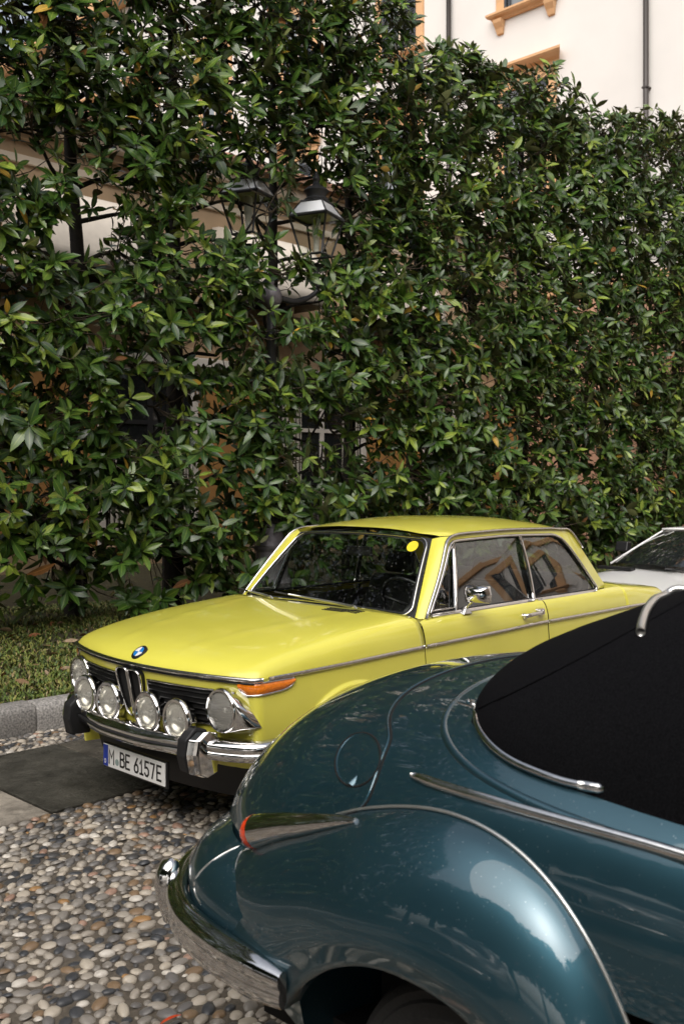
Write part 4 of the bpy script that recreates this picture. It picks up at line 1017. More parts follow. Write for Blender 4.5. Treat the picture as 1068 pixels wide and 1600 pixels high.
# ---- front: chrome nose strip, grille, kidneys, lamps, bumper, plate
ins = [np.array([x - .004, y * 1.004, .766]) for x, y in NO]
k = MB(); k.tube(ins, .010, 6, ry=.011); k.build('nose_trim', M['dull_chrome'], yc_)
k = MB(); k.tube([np.array([x - .003, y * 1.0, .750]) for x, y in NO[4:-4]], .005, 5); k.build('nose_seam', M['black'], yc_)
def fx(y, z):   # x of the fascia at (y, z)
    s = abs(y); f = (.768 - z) / .53
    return nose_x(min(s, .70)) + .075 * f
for sg in (-1, 1):
    ya, yb, za, zb_ = .125, .64, .706, .545
    G = np.array([[(fx(y, z) - .004, sg * y, z) for z in np.linspace(za, zb_, 6)] for y in np.linspace(ya, yb, 14)])
    k = MB(); k.grid(G, flip=(sg < 0)); gr = k.build('grille', M['gap'], yc_)
    for z in np.linspace(za - .018, zb_ + .018, 6):
        q = MB(); q.tube([(fx(y, z) - .009, sg * y, z) for y in np.linspace(ya + .006, yb, 14)], .006, 6, ry=.0045); q.build('grille_bar', M['black'] if 0 else M['blackbar'], gr)
    q = MB()
    fr_ = [(ya, zb_)] + [(ya, z) for z in np.linspace(zb_, za, 5)[1:]] + [(y, za) for y in np.linspace(ya, yb, 14)[1:]] + [(yb, z) for z in np.linspace(za, zb_, 5)[1:]] + [(y, zb_) for y in np.linspace(yb, ya, 14)[1:-1]]
    q.tube([(fx(y, z) - .007, sg * y, z) for y, z in fr_], .0055, 6, closed=True); q.build('grille_frame', M['dull_chrome'], gr)
    # kidney
    kc = [(.010, .742), (.052, .744), (.074, .730), (.076, .69), (.066, .60), (.046, .53), (.028, .512), (.012, .518), (.008, .55), (.007, .65), (.007, .72)]
    K = cr([(a * 1.3 - .002, b) for a, b in kc], 40, closed=True)
    kx_ = lambda z: -.735 + .05 * (.744 - z) / .23
    q = MB(); G0 = np.array([(kx_(z) + .012, sg * y, z) for y, z in K]); c_ = G0.mean(0); q.add(list(G0), [list(range(40)) if sg < 0 else list(range(40))[::-1]]); kd = q.build('kidney_grille', M['gap'], yc_, smooth=False)
    q = MB(); q.tube([(kx_(z) - .002, sg * y, z) for y, z in K], .0042, 8, closed=True, up=(1, 0, 0), ry=.008); q.build('kidney_frame', M['chrome'], kd)
    q = MB(); G = np.array([[(kx_(z) + dx, sg * y, z) for dx in (-.004, .07)] for y, z in K]); q.grid(G, closed_u=True); q.build('kidney_shell', M['yellow'] if 0 else M['black'], kd)
def lamp_unit(c, r, depth, name, ax, rim=.016, bowl=True):
    ax = np.array(ax, float); ax /= np.linalg.norm(ax); c = np.array(c)
    k = MB()
    k.lathe([(r * .80, -depth), (r * .97, -depth + .012), (r * 1.0, -.028), (r * 1.06, -.020), (r * 1.075, -.010), (r * 1.06, -.002), (r * 1.0, .004), (r - rim * .8, .003), (r - rim, -.004)], c, ax=ax, k=40, cap=False)
    lm = k.build(name, M['chrome'], yc_, auto=35)
    q = MB(); rr_ = r - rim; q.lathe([(rr_ * math.sin(a) if a > .02 else .002, -.005 - .055 * math.cos(a) ** .9 + .0) for a in np.linspace(0.0, math.pi / 2, 9)], c, ax=ax, k=32, cap=False); q.build('reflector', M['reflector'], lm)
    q = MB(); q.lathe([(rr_ * t + .0005, -.003 + .014 * (1 - t * t)) for t in np.linspace(1, 0, 8)], c, ax=ax, k=32, cap=False); q.build('lens', M['lens'], lm)
    q = MB(); q.ball(c - ax * .03, (.012, .012, .012), 8); q.build('bulb', M['steel'], lm)
    return lm
for y in (-.385, -.165, .165, .385):
    lm = lamp_unit((-.742 + .05 * y * y, y, .562), .093, .062, 'fog_lamp', (-1, 0, 0.02))
    q = MB(); q.tube([(-.70, y, .485), (-.70, y, .44), (-.68, y, .43)], .012, 6); q.build('lamp_bracket', M['black'], lm)
for sg in (-1, 1):
    hc = np.array((-.640, sg * .588, .622))
    lm = lamp_unit(hc, .094, .05, 'headlight', (-1, sg * .03, .01), rim=.012)
    # chrome teardrop bezel sweeping back round the corner
    G = []
    top_p, tip_p, bot_p = np.array([-.600, sg * .600, .722]), np.array([-.545, sg * .758, .560]), np.array([-.60, sg * .60, .527])
    for a in np.linspace(1.75, -1.75, 36):
        p = np.array((hc[0] + .004, hc[1] + .094 * math.cos(a) * sg, hc[2] + .094 * math.sin(a)))
        if a > -.75: t_ = min(1, max(0, (1.6 - a) / 2.35)); o_ = top_p * (1 - t_) + tip_p * t_ + np.array([-.006, sg * .022, .012]) * math.sin(math.pi * t_)
        else: t_ = min(1, (-.75 - a) / .9); o_ = tip_p * (1 - t_) + bot_p * t_
        row = []
        for u in np.linspace(0, 1, 7): row.append(p * (1 - u) + o_ * u + np.array([-.020, sg * .012, 0]) * math.sin(math.pi * u) ** .8)
        G.append(row)
    q = MB(); q.grid(np.array(G), flip=(sg < 0)); q.build('headlight_bezel', M['chrome'], lm)
    # amber indicator under the crease at the corner
    OC = np.array([(x, y) for x, y in NO if y > .3]); OC = OC[np.argsort(OC[:, 1] + OC[:, 0] * .2)]
    sl_ = np.r_[0, np.cumsum(np.linalg.norm(np.diff(OC, axis=0), axis=1))]; sl_ -= sl_[-1]
    def ip(s_, z, o_):
        if s_ < 0:
            ox, oy = np.interp(s_, sl_, OC[:, 0]), np.interp(s_, sl_, OC[:, 1]); p = np.array(fascia_pt(ox, oy, z)); f_ = float(sm(-.12, 0, s_)); return np.array([p[0] - o_ * (1 - f_), sg * (p[1] + o_ * f_), z])
        return np.array(side(-.53 + s_, z, sg)) + np.array([0, sg * o_, 0])
    top_ = [(s_, .753 + .010 * max(0, s_)) for s_ in np.linspace(-.115, .170, 14)]
    bot_ = [(.165, .738), (.150, .722), (.125, .714)] + [(s_, .712 - .016 * (1 - (s_ + .08) / .23)) for s_ in np.linspace(.10, -.075, 8)] + [(-.098, .704), (-.112, .722)]
    I = top_ + bot_
    q = MB(); mid2 = [(p[0], (p[1] + .70) / 2 + .010) for p in top_]
    G = np.array([[ip(p[0], p[1] * (1 - u) + u * np.interp(p[0], [b[0] for b in bot_[::-1]], [b[1] for b in bot_[::-1]]), .004 + .010 * math.sin(math.pi * u)) for u in np.linspace(0, 1, 6)] for p in top_])
    q.grid(G, flip=(sg > 0)); ind = q.build('indicator', M['amber'], yc_)
    q = MB(); q.tube([ip(x, z, .005) for x, z in I], .005, 6, closed=True, up=(0, 0, 1)); q.build('indicator_frame', M['chrome'], ind)
# emblem on the bonnet tip
ec = np.array(hood_pt(.042, .0)); en = np.array([-.62, 0, .78])
q = MB(); q.lathe([(.043, -.006), (.043, .004), (.039, .006), (.002, .006)], ec, ax=en, k=32); em = q.build('emblem', M['black'], yc_, auto=40)
e1 = np.array([0, 1., 0]); e2 = np.cross(en / np.linalg.norm(en), e1); en /= np.linalg.norm(en)
for i in range(4):
    a0 = i * math.pi / 2 + .0; V = [ec + en * .0075] + [ec + en * .0075 + .030 * (math.cos(a) * e1 + math.sin(a) * e2) for a in np.linspace(a0 + .02, a0 + math.pi / 2 - .02, 9)]
    q = MB(); q.add(V, [list(range(10))]); q.build('emblem_quarter', M['emb_blue'] if i % 2 == 0 else M['emb_white'], em, smooth=False)
# bumper
bpath = cr([(-.20, -.818, .462), (-.45, -.806, .460), (-.58, -.765, .456), (-.645, -.66, .452), (-.70, -.49, .45), (-.765, -.2, .449), (-.775, 0, .449), (-.765, .2, .449), (-.70, .49, .45), (-.645, .66, .452), (-.58, .765, .456), (-.45, .806, .46), (-.20, .818, .462)], 70)
T_ = np.gradient(bpath, axis=0); T_ /= np.linalg.norm(T_, axis=1)[:, None]; Nn = np.stack([T_[:, 1] * -1, T_[:, 0], T_[:, 2] * 0], 1)
pr = [(-.060, -.020), (-.012, -.046), (.006, -.040), (.016, -.022), (.015, -.010), (.010, -.004), (.017, .004), (.017, .022), (.006, .040), (-.060, .046)]
q = MB(); q.grid(np.array([[p + n_ * o_ + np.array([0, 0, h]) for o_, h in pr] for p, n_ in zip(bpath, Nn)]), flip=True); bum = q.build('bumper', M['chrome'], yc_, auto=60)
q = MB(); q.tube([p + n_ * .016 + np.array([0, 0, -.004]) for p, n_ in zip(bpath[18:-18], Nn[18:-18])], .006, 5, ry=.007); q.build('bumper_insert', M['rubber'], bum)
for sg in (-1, 1):
    y = sg * .485; x = -.715
    q = MB(); wv = .034
    P0 = [(x + .06, .345), (x - .045, .352), (x - .068, .43), (x - .060, .50), (x - .01, .545), (x + .06, .53)]
    G = np.array([[(a, y + s_ * wv * (1.0 if abs(s_) < 1 else .92), b) for a, b in P0] for s_ in (-1, -.5, .5, 1)]); q.grid(G, closed_v=True, flip=False)
    q.f.append(list(range(6))); q.m.append(0); q.f.append([18 + i for i in range(6)][::-1]); q.m.append(0)
    ov = q.build('overrider', M['rubber'], bum, smooth=False, bevel=.008)
    y1 = y + sg * (wv + .002); q = MB()
    P1 = [(x - .060, .44), (x - .048, .50), (x + .005, .535), (x + .055, .52), (x + .055, .345), (x + .0, .330), (x - .045, .352)]
    G = np.array([[(a + o_, y1 + sg * s_, b_) for a, b_ in P1] for s_, o_ in ((0, 0), (.030, .012), (.044, .028))]); q.grid(G, closed_v=True, flip=(sg < 0))
    q.f.append([14 + i for i in range(7)][:: 1 if sg < 0 else -1]); q.m.append(0); q.build('overrider_cap', M['chrome'], ov, smooth=False, bevel=.006)
# black air dam sheet, its black also painting the valance's shadow
q = MB(); q.grid(np.array([[(nose_x(y) + .08 + .06 * t, y, .40 - .20 * t) for t in (0, .5, 1)] for y in np.linspace(-.66, .66, 15)]), flip=False); q.build('air_dam_and_shadow', M['black'], yc_)
# plate
px_, pz0, pz1 = -.703, .2265, .3365
q = MB(); q.box((px_, -.26, pz0), (px_ + .006, .26, pz1)); pl = q.build('number_plate', M['plate'], yc_, smooth=False, bevel=.004)
q = MB(); q.box((px_ - .0012, .216, pz0 + .003), (px_ - .0002, .257, pz1 - .003)); q.build('plate_band', M['plateblue'], pl, smooth=False)
q = MB(); q.box((px_ + .0063, -.27, pz0 - .010), (px_ + .020, .27, pz1 + .008)); q.build('plate_holder', M['black'], pl, smooth=False, bevel=.004)
GL = {'M': [[(0, 0), (0, 1), (.5, .42), (1, 1), (1, 0)]], 'B': [[(0, 0), (0, 1), (.62, 1), (.92, .88), (.92, .66), (.62, .54), (0, .54)], [(.62, .54), (1, .40), (1, .12), (.7, 0), (0, 0)]], 'E': [[(1, 1), (0, 1), (0, 0), (1, 0)], [(0, .52), (.82, .52)]],
      '6': [[(.78, 1), (.30, .62), (.04, .34), (.04, .14), (.28, 0), (.72, 0), (.96, .14), (.96, .40), (.72, .54), (.28, .54), (.08, .42)]], '1': [[(.12, .74), (.55, 1), (.55, 0)], [(.1, 0), (1, 0)]], '5': [[(.92, 1), (.12, 1), (.08, .56), (.6, .60), (.94, .44), (.94, .16), (.66, 0), (.28, 0), (.02, .14)]], '7': [[(.02, 1), (.98, 1), (.42, 0)]],
      'A': [[(0, 0), (.5, 1), (1, 0)], [(.18, .34), (.82, .34)]], 'K': [[(0, 0), (0, 1)], [(1, 1), (0, .42)], [(.28, .60), (1, 0)]], 'D': [[(0, 0), (0, 1), (.6, 1), (1, .75), (1, .25), (.6, 0), (0, 0)]],
      '0': [[(.3, 0), (.04, .18), (.04, .82), (.3, 1), (.7, 1), (.96, .82), (.96, .18), (.7, 0), (.3, 0)]], '9': [[(.22, 0), (.70, .38), (.96, .66), (.96, .86), (.72, 1), (.28, 1), (.04, .86), (.04, .60), (.28, .46), (.72, .46), (.92, .58)]]}
def strokes(m_, ch, o, eu, ev, en_, w_, h_, t_):
    """flat print: each stroke a ribbon of width t_"""
    for S_ in GL[ch]:
        P = np.array([(a * w_, b * h_) for a, b in S_]); n_ = len(P)
        closed = np.allclose(P[0], P[-1])
        L_, R_ = [], []
        for i in range(n_):
            d0 = P[i] - P[i - 1] if i > 0 else (P[-1] - P[-2] if closed else P[1] - P[0]); d1 = P[i + 1] - P[i] if i < n_ - 1 else (P[1] - P[0] if closed else P[-1] - P[-2])
            d0 = d0 / np.linalg.norm(d0); d1 = d1 / np.linalg.norm(d1); n0 = np.array([-d0[1], d0[0]]); n1 = np.array([-d1[1], d1[0]]); b_ = n0 + n1; b_ /= np.linalg.norm(b_); s_ = min(1.6, 1 / max(.3, b_ @ n0))
            e_ = 0
            p = P[i].copy()
            if not closed and i == 0: p = p - d1 * t_ * .5
            if not closed and i == n_ - 1: p = p + d0 * t_ * .5
            L_.append(p + b_ * s_ * t_ / 2); R_.append(p - b_ * s_ * t_ / 2)
        G = np.array([[o + eu * l[0] + ev * l[1] + en_ * .0012, o + eu * r_[0] + ev * r_[1] + en_ * .0012] for l, r_ in zip(L_, R_)]); m_.grid(G, flip=True)
eu, ev, en_ = np.array([0, -1., 0]), np.array([0, 0, 1.]), np.array([-1., 0, 0])
for ch, yo, wd_ in (('M', .205, .040), ('B', .107, .034), ('E', .059, .030), ('6', -.013, .032), ('1', -.059, .026), ('5', -.100, .032), ('7', -.146, .032), ('E', -.199, .030)):
    q = MB(); strokes(q, ch, np.array([px_, yo, pz0 + .0225]), eu, ev, en_, wd_, .066, .0105); q.build('plate_character', M['ink'], pl, smooth=False)
q = MB(); q.add([(px_ - .0012, .136 + .0165 * math.cos(a), pz0 + .036 + .0165 * math.sin(a)) for a in np.linspace(0, 2 * math.pi, 20, endpoint=False)], [list(range(20))[::-1]]); q.build('plate_seal', M['seal'], pl, smooth=False)
q = MB(); strokes(q, 'D', np.array([px_ - .0016, .2425, pz0 + .018]), eu, ev, en_, .011, .018, .0035); q.build('plate_character', M['emb_white'], pl, smooth=False)
# wipers
for a, b, c in (((-.06), .30, 0), ((-.62), -.24, 0)):
    pass
def wiper(y0, y1, t1):
    q = MB(); p0 = screen_pt(y0 / .69, .0) + SN * .022 + np.array([-.02, 0, 0]); p1 = screen_pt(y1 / .69, t1) + SN * .024
    q.lathe([(.014, -.01), (.014, .012), (.006, .02)], p0, ax=SN, k=10)
    q.tube([p0 + SN * .012, p0 * .7 + p1 * .3 + SN * .014, p0 * .35 + p1 * .65 + SN * .006, p1], np.array([.010, .0085, .007, .005]), 6); wp = q.build('wiper', M['piping'], yc_)
    q = MB(); d_ = (p1 - p0); d_ /= np.linalg.norm(d_); q.tube([p1 - d_ * .22 - SN * .008, p1 - SN * .006, p1 + d_ * .14 - SN * .009], .005, 5, ry=.006); q.build('wiper_blade', M['rubber'], wp)
wiper(-.31, .26, .06); wiper(.38, .66, .07)
# bonnet vents by the scuttle, cabin air vent at the pillar foot
for y in (-.30,):
    for j in range(4):
        q = MB(); p = np.array(hood_pt(.955 - .018 * j, -.42)); q.tube([np.array(hood_pt(.955 - .018 * j, e)) + (0, 0, .0012) for e in np.linspace(-.62, -.34, 10)], .0035, 5, ry=.0025); q.build('bonnet_vent', M['gap'], hood_o)
q = MB(); q.lathe([(.020, -.004), (.020, .004), (.015, .006)], (.548, -.715, .912), ax=(-.3, -.5, .8), k=18); q.build('pillar_grommet', M['black'], yc_)
# door mirror on a stalk
mb = np.array(ruled(.91, .937, -1, .012)); q = MB(); q.hexa([mb + (-.03, .01, -.012), mb + (.05, .01, -.012), mb + (.05, -.025, -.018), mb + (-.03, -.025, -.018), mb + (-.005, .008, .018), mb + (.02, .008, .018), mb + (.02, -.02, .012), mb + (-.005, -.02, .012)])
q.tube([mb + (.008, -.005, .01), mb + (.005, -.035, .04), mb + (.0, -.065, .062)], .009, 8); dm = q.build('door_mirror', M['chrome'], yc_, smooth=False, bevel=.006)
mc = mb + np.array([-.003, -.10, .098]); q = MB()
R0 = [(-.075, -.045), (.075, -.052), (.088, 0.0), (.080, .048), (-.07, .046), (-.082, 0)]
G = np.array([[mc + np.array([dx, y_ * s_, z_ * s_]) for y_, z_ in R0] for dx, s_ in ((.012, .96), (.004, 1.0), (-.02, .92), (-.045, .62), (-.055, .3))]); q.grid(G, closed_v=True, flip=True); q.f.append([24 + i for i in range(6)]); q.m.append(0)
q.build('mirror_head', M['chrome'], dm, bevel=.01); q = MB(); q.add([mc + np.array([.0121, y_ * .95, z_ * .95]) for y_, z_ in R0], [list(range(6))[::-1]]); q.build('mirror_glass', M['reflector'], dm, smooth=False)
# ------------------------------------------------------------------ blue cabriolet, parked across, seen from its rear quarter
XC = -1.08
bl = thing('blue_cabriolet', (XC, -3.6, 0), 'dark blue rounded vintage cabriolet with black soft top, its rear quarter nearest the camera', 'car')
bT = fn([(1.60, .56), (1.64, .66), (1.70, .78), (1.78, .885), (1.9, .985), (2.05, 1.058), (2.25, 1.118), (2.5, 1.152), (2.8, 1.165), (3.3, 1.142), (4.6, 1.10), (5.6, 1.06), (6.1, .98), (6.4, .82)])   # key: -Y
bW = fn([(1.60, .10), (1.64, .26), (1.70, .38), (1.78, .48), (1.9, .58), (2.05, .665), (2.25, .725), (2.5, .758), (2.8, .780), (3.3, .787), (4.6, .79), (5.4, .72), (6.0, .58), (6.4, .40)])
bN = fn([(1.6, 2.0), (1.9, 2.15), (2.3, 2.5), (2.6, 3.2), (2.9, 4.2), (3.3, 4.5), (6.4, 3.0)])
def bsec(y, n=44):
    W, T, N = float(bW(y)), float(bT(y)), float(bN(y)); zw = min(.62, T - .04); out = []
    for a in np.linspace(0, math.pi / 2, n):
        c, s = math.cos(a), math.sin(a); out.append((W * abs(s) ** (2 / N), zw + (T - zw) * abs(c) ** (2 / N)))
    lo = .30 + .22 * (1 - float(sm(1.8, 2.45, y)))
    for z in np.linspace(zw, lo, 12)[1:]: f = (zw - z) / .32; out.append((W - .05 * f * f, z))
    if 2.37 < y < 3.27: out = [(min(l, .46) if z < .70 else l, z) for l, z in out]     # wheel housing
    return out
ys_ = np.r_[np.linspace(1.60, 1.72, 9), np.linspace(1.745, 2.3, 18), np.linspace(2.34, 3.5, 28), np.linspace(3.6, 6.4, 24)]
BG = np.array([[(XC - l, -y, z) for l, z in bsec(y)][::-1] + [(XC + l, -y, z) for l, z in bsec(y)][1:] for y in ys_])
k = MB(); k.grid(BG, flip=False); k.f.append(list(range(BG.shape[1]))[::-1]); k.m.append(0)
bbody = k.build('body', M['blue'], bl, auto=60)
def bvh_of(G):
    V, F = [], []; nu, nv = G.shape[:2]; V = [tuple(p) for p in G.reshape(-1, 3)]
    for i in range(nu - 1):
        for j in range(nv - 1): F.append((i * nv + j, i * nv + j + 1, (i + 1) * nv + j + 1, (i + 1) * nv + j))
    return BVHTree.FromPolygons(V, F)
BB_ = bvh_of(BG)
def hit(px, py, bvh=None, fall=None):
    d = ray(px, py); d = d / np.linalg.norm(d); h = (bvh or BB_).ray_cast(Vector(CAM), Vector(d))
    if h[0] is None:
        q = (bvh or BB_).find_nearest(Vector(CAM + d * 2.4)); h = (q[0], q[1])
    n = np.array(h[1]); 
    if n @ d > 0: n = -n
    return np.array(h[0]), n
# rear fenders
CB = [(3.36, .20), (3.315, .45), (3.245, .68), (3.135, .848), (2.99, .943), (2.80, .968), (2.57, .918), (2.35, .826), (2.17, .744), (2.03, .675), (1.92, .60), (1.85, .53), (1.83, .47)]
CA = [(3.24, .18), (3.20, .40), (3.12, .53), (3.03, .615), (2.92, .668), (2.80, .682), (2.69, .666), (2.59, .625), (2.51, .57), (2.465, .53), (2.44, .50), (2.425, .48), (2.42, .47)]
NB = 90
cb, ca_ = cr(CB, NB), cr(CA, NB)
fXO = fn([(1.72, .60), (1.77, .69), (1.85, .765), (1.99, .82), (2.20, .85), (2.45, .868), (2.65, .890), (2.85, .897), (3.1, .89), (3.36, .86)])
def fender(sg):
    G = []
    for i in range(NB):
        row = []
        for r in np.linspace(0, 1, 26):
            y, z = cb[i] * (1 - r) + ca_[i] * r
            q = min(1, r * 1.25); bul = math.sin(q * math.pi / 2) ** .62
            tuck = .05 * float(sm(2.36, 1.95, y)) * max(0, r - .45) / .55
            W__, T__, N__ = float(bW(cb[i][0])), float(bT(cb[i][0])), float(bN(cb[i][0])); zw_ = min(.62, T__ - .04)
            xin = (W__ * max(0, 1 - (max(0, cb[i][1] - zw_) / (T__ - zw_)) ** N__) ** (1 / N__) if cb[i][1] > zw_ else W__ - .05 * ((zw_ - cb[i][1]) / .32) ** 2) - .004
            xo = float(fXO(y))
            # push outward along the plane too, so the crown is round
            l = xin + (max(xo, xin + .02) - xin) * bul - .018 * max(0, r - .8) / .2 - tuck
            zz = z + .012 * math.sin(math.pi * min(1, r * 1.6))
            row.append((XC - sg * l, -y, zz))
        # rolled lip turning in behind the arch
        l = abs(row[-1][0] - XC); row.append((XC - sg * (l - .012), row[-1][1], row[-1][2] - .006)); row.append((XC - sg * (l - .06), row[-1][1], row[-1][2] + .004))
        G.append(row)
    return np.array(G)
FG = fender(1)
for sg in (1, -1):
    k = MB(); k.grid(fender(sg), flip=(sg < 0)); fo = k.build('rear_fender', M['blue'], bl)
    k = MB(); k.tube([p + np.array([-sg * .004, 0, .003]) for p in fender(sg)[2:-4, 0]], .0042, 6); k.build('fender_piping', M['piping'], fo)
    for yy_ in (2.82, 5.55):
        c = (XC - sg * .71, -yy_, .305)
        q = MB(); q.lathe([(.20, -.17), (.29, -.175), (.308, -.15), (.310, -.03), (.30, .0), (.285, .010), (.268, .008), (.262, .014), (.24, .012), (.232, .016), (.21, .0)], c, ax=(-sg, 0, 0), k=48, cap=False); wt_ = q.build('wheel', M['tyre'], bl, auto=40)
        q = MB(); q.lathe([(.212, -.10), (.214, .0), (.20, .004), (.19, -.03), (.15, -.02), (.13, .01), (.09, .03), (.02, .036)], c, ax=(-sg, 0, 0), k=36); q.build('hub_cap', M['chrome'], wt_, auto=40)
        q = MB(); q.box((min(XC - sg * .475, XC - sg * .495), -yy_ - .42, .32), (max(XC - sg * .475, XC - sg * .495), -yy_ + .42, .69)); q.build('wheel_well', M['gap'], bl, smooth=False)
    # front fender: long bulb ahead of the doors (out of frame)
    k = MB(); G = []
    for y in np.linspace(4.55, 6.35, 22):
        u = (y - 4.55) / 1.8; r_ = .02 + .34 * math.sin(math.pi * min(1, u * .62 + .0)) ** .8 * (1 - float(sm(.86, 1, u)) * .85); cz = .50 + .16 * u
        G.append([(XC - sg * (.62 + .27 * math.cos(a) * min(1, r_ / .30)), -y, max(.28, cz + r_ * 1.15 * math.sin(a))) for a in np.linspace(-1.3, 2.6, 20)])
    k.grid(np.array(G), flip=(sg > 0)); k.build('front_fender', M['blue'], bl)
FB_ = bvh_of(FG)
# dark floor and arch shadow box
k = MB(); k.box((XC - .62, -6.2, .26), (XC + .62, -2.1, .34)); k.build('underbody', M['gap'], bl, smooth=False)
def on_body(pix, n, off=.0, bvh=None, closed=False):
    P = cr(pix, n, closed); out = [hit(x, y, bvh) for x, y in P]; return np.array([p + m_ * off for p, m_ in out]), np.array([m_ for p, m_ in out])
def smooth3(P, it=3):
    P = P.copy()
    for _ in range(it): P[1:-1] = (P[:-2] + 2 * P[1:-1] + P[2:]) / 4
    return P
# boot lid shut line, swage round the hood well, fuel flap
SEAM = [(842, 1021), (770, 1031), (705, 1048), (648, 1074), (617, 1103), (608, 1130), (613, 1152), (601, 1182), (585, 1228), (568, 1262), (530, 1278)]
P, _ = on_body(SEAM, 70, .000); P = smooth3(P, 4); k = MB(); k.tube(P, .0035, 6); k.build('boot_seam', M['gap'], bl)
P2, N2 = on_body([(x - 5, y - 1) for x, y in SEAM], 70, -.003); k = MB(); k.tube(smooth3(P2, 4), .0055, 6); k.build('boot_edge', M['blue'], bl)
SW = [(838, 1036), (775, 1055), (722, 1083), (694, 1118), (694, 1150), (722, 1190), (775, 1226), (850, 1262), (950, 1300), (1090, 1352)]
P, N2 = on_body(SW, 80, -.0055); k = MB(); k.tube(smooth3(P, 5), .011, 8); k.build('swage', M['blue'], bl)
P, N2 = on_body([(x - 3, y + 3) for x, y in SW], 80, .0); k = MB(); k.tube(smooth3(P, 5), .0022, 5); k.build('swage_shade_line', M['gap'], bl)  # dark tube stands in for the shade along the swage
fc, fn_ = hit(559, 1188); a_ = np.cross(fn_, (0, 0, 1.)); a_ /= np.linalg.norm(a_); b_ = np.cross(a_, fn_)
ring = [hit(559 + 35 * math.cos(t) + 6 * math.sin(t), 1187 - 42 * math.sin(t))[0] for t in np.linspace(0, 2 * math.pi, 48, endpoint=False)]
ring = np.array(ring)
k = MB(); k.tube(ring, .003, 6, closed=True); flap = k.build('fuel_flap', M['gap'], bl)
k = MB(); k.tube(fc + (ring - fc) * .955 - fn_ * .0035, .0055, 6, closed=True); k.build('flap_edge', M['blue'], flap)
nk, nn_ = hit(548, 1226); k = MB(); k.grid(np.array([[nk + a_ * (.013 * s * (1 - .75 * t)) + b_ * (.036 * t) + nn_ * (.010 * (1 - t) * (1 - s * s) + .0005) for s in np.linspace(-1, 1, 7)] for t in np.linspace(0, 1, 6)])); k.build('finger_grip', M['blue'], flap)
# chrome waist moulding
WL = [(645, 1213), (700, 1232), (780, 1256), (900, 1290), (1000, 1318), (1090, 1345)]
P, N2 = on_body(WL, 40, .006); P = smooth3(P, 4); rr_ = .0115 * np.minimum(1, np.linspace(.45, 14, 40)); 
far = P[-1] + (P[-1] - P[-2]) / np.linalg.norm(P[-1] - P[-2]) * np.linspace(.1, 1.2, 6)[:, None]
Pm = np.vstack([P, [np.array(BB_.find_nearest(Vector(q))[0]) + np.array([-.006, 0, 0]) for q in far]]); k = MB(); k.tube(Pm, np.r_[rr_ * .75, np.full(6, .009)], 8, ry=np.r_[rr_, np.full(6, .0115)]); k.build('waist_moulding', M['bright'], bl)
# hood well rim: polished tube round the foot of the soft top
RIM = [(905, 1014), (862, 1024), (825, 1042), (790, 1064), (760, 1090), (746, 1112), (745, 1130), (754, 1152), (775, 1176), (805, 1196), (850, 1215), (890, 1228), (930, 1236)]
R_, RN = on_body(RIM, 60, .011); R_ = smooth3(R_, 4)
k = MB(); k.tube(R_, .0085, 10); rim = k.build('hood_rim', M['chrome'], bl)
k = MB(); d_ = R_[-1] - R_[-2]; d_ /= np.linalg.norm(d_); k.tube([R_[-1] - d_ * .03, R_[-1] - d_ * .012, R_[-1] + d_ * .012, R_[-1] + d_ * .022], np.array([.0092, .0112, .0112, .007]), 10); k.build('rim_end', M['chrome'], rim)
for (x, y) in ((745, 1112), (828, 1040)):
    p, n_ = hit(x, y); c_ = R_[np.argmin(np.sum((R_ - p) ** 2, 1))]; k = MB(); o_ = (c_ - np.array([XC, -3.4, c_[2]])); o_ /= np.linalg.norm(o_); k.tube([c_, c_ + o_ * .016 + (0, 0, .006), c_ + o_ * .022 + (0, 0, .016)], np.array([.005, .004, .005]), 8); k.build('rim_stud', M['chrome'], rim)
# soft top
tT = fn([(2.585, 1.175), (2.65, 1.225), (2.77, 1.292), (3.0, 1.392), (3.3, 1.475), (3.7, 1.53), (4.2, 1.535), (4.7, 1.48)])
tW = fn([(2.585, .10), (2.60, .26), (2.63, .40), (2.68, .50), (2.76, .60), (2.87, .655), (3.05, .69), (3.3, .70), (4.7, .68)])
def tsec(y):
    W, T = float(tW(y)), float(tT(y)); zb = 1.08 - .065 * float(sm(2.65, 3.2, y)); out = []; N = 2.3 + .5 * float(sm(2.7, 3.6, y))
    for a in np.linspace(0, math.pi / 2, 26): out.append((W * math.sin(a) ** (2 / N), zb + (T - zb) * max(0, math.cos(a)) ** (2 / N)))
    out.append((W + .006, zb - .06)); return out
ty = np.r_[np.linspace(2.585, 2.70, 10), np.linspace(2.73, 4.7, 30)]
TG = np.array([[(XC - l, -y, z) for l, z in tsec(y)][::-1] + [(XC + l, -y, z) for l, z in tsec(y)][1:] for y in ty])
for i in range(4, TG.shape[0] - 2):   # slight sag between the hood bows
    y = ty[i]; TG[i, :, 2] -= .010 * math.sin((y - 2.7) * 7.5) ** 2 * np.clip((TG[i, :, 2] - 1.15) / .2, 0, 1)
k = MB(); k.grid(TG); top_ = k.build('soft_top', M['canvas'], bl)
TB_ = bvh_of(TG)
P, N2 = on_body([(748, 1107), (800, 1083), (860, 1053), (930, 1016), (1000, 977), (1078, 935)], 40, .001, TB_); k = MB(); k.tube(smooth3(P, 3), .0045, 6, ry=.003); k.build('canvas_seam', M['canvas'], top_)
P, N2 = on_body([(1003, 993), (1005, 978), (1012, 958), (1026, 940), (1046, 927), (1080, 914)], 24, .008, TB_); k = MB(); k.tube(smooth3(P, 3), .0095, 8); k.build('hood_bow_trim', M['piping'], top_)
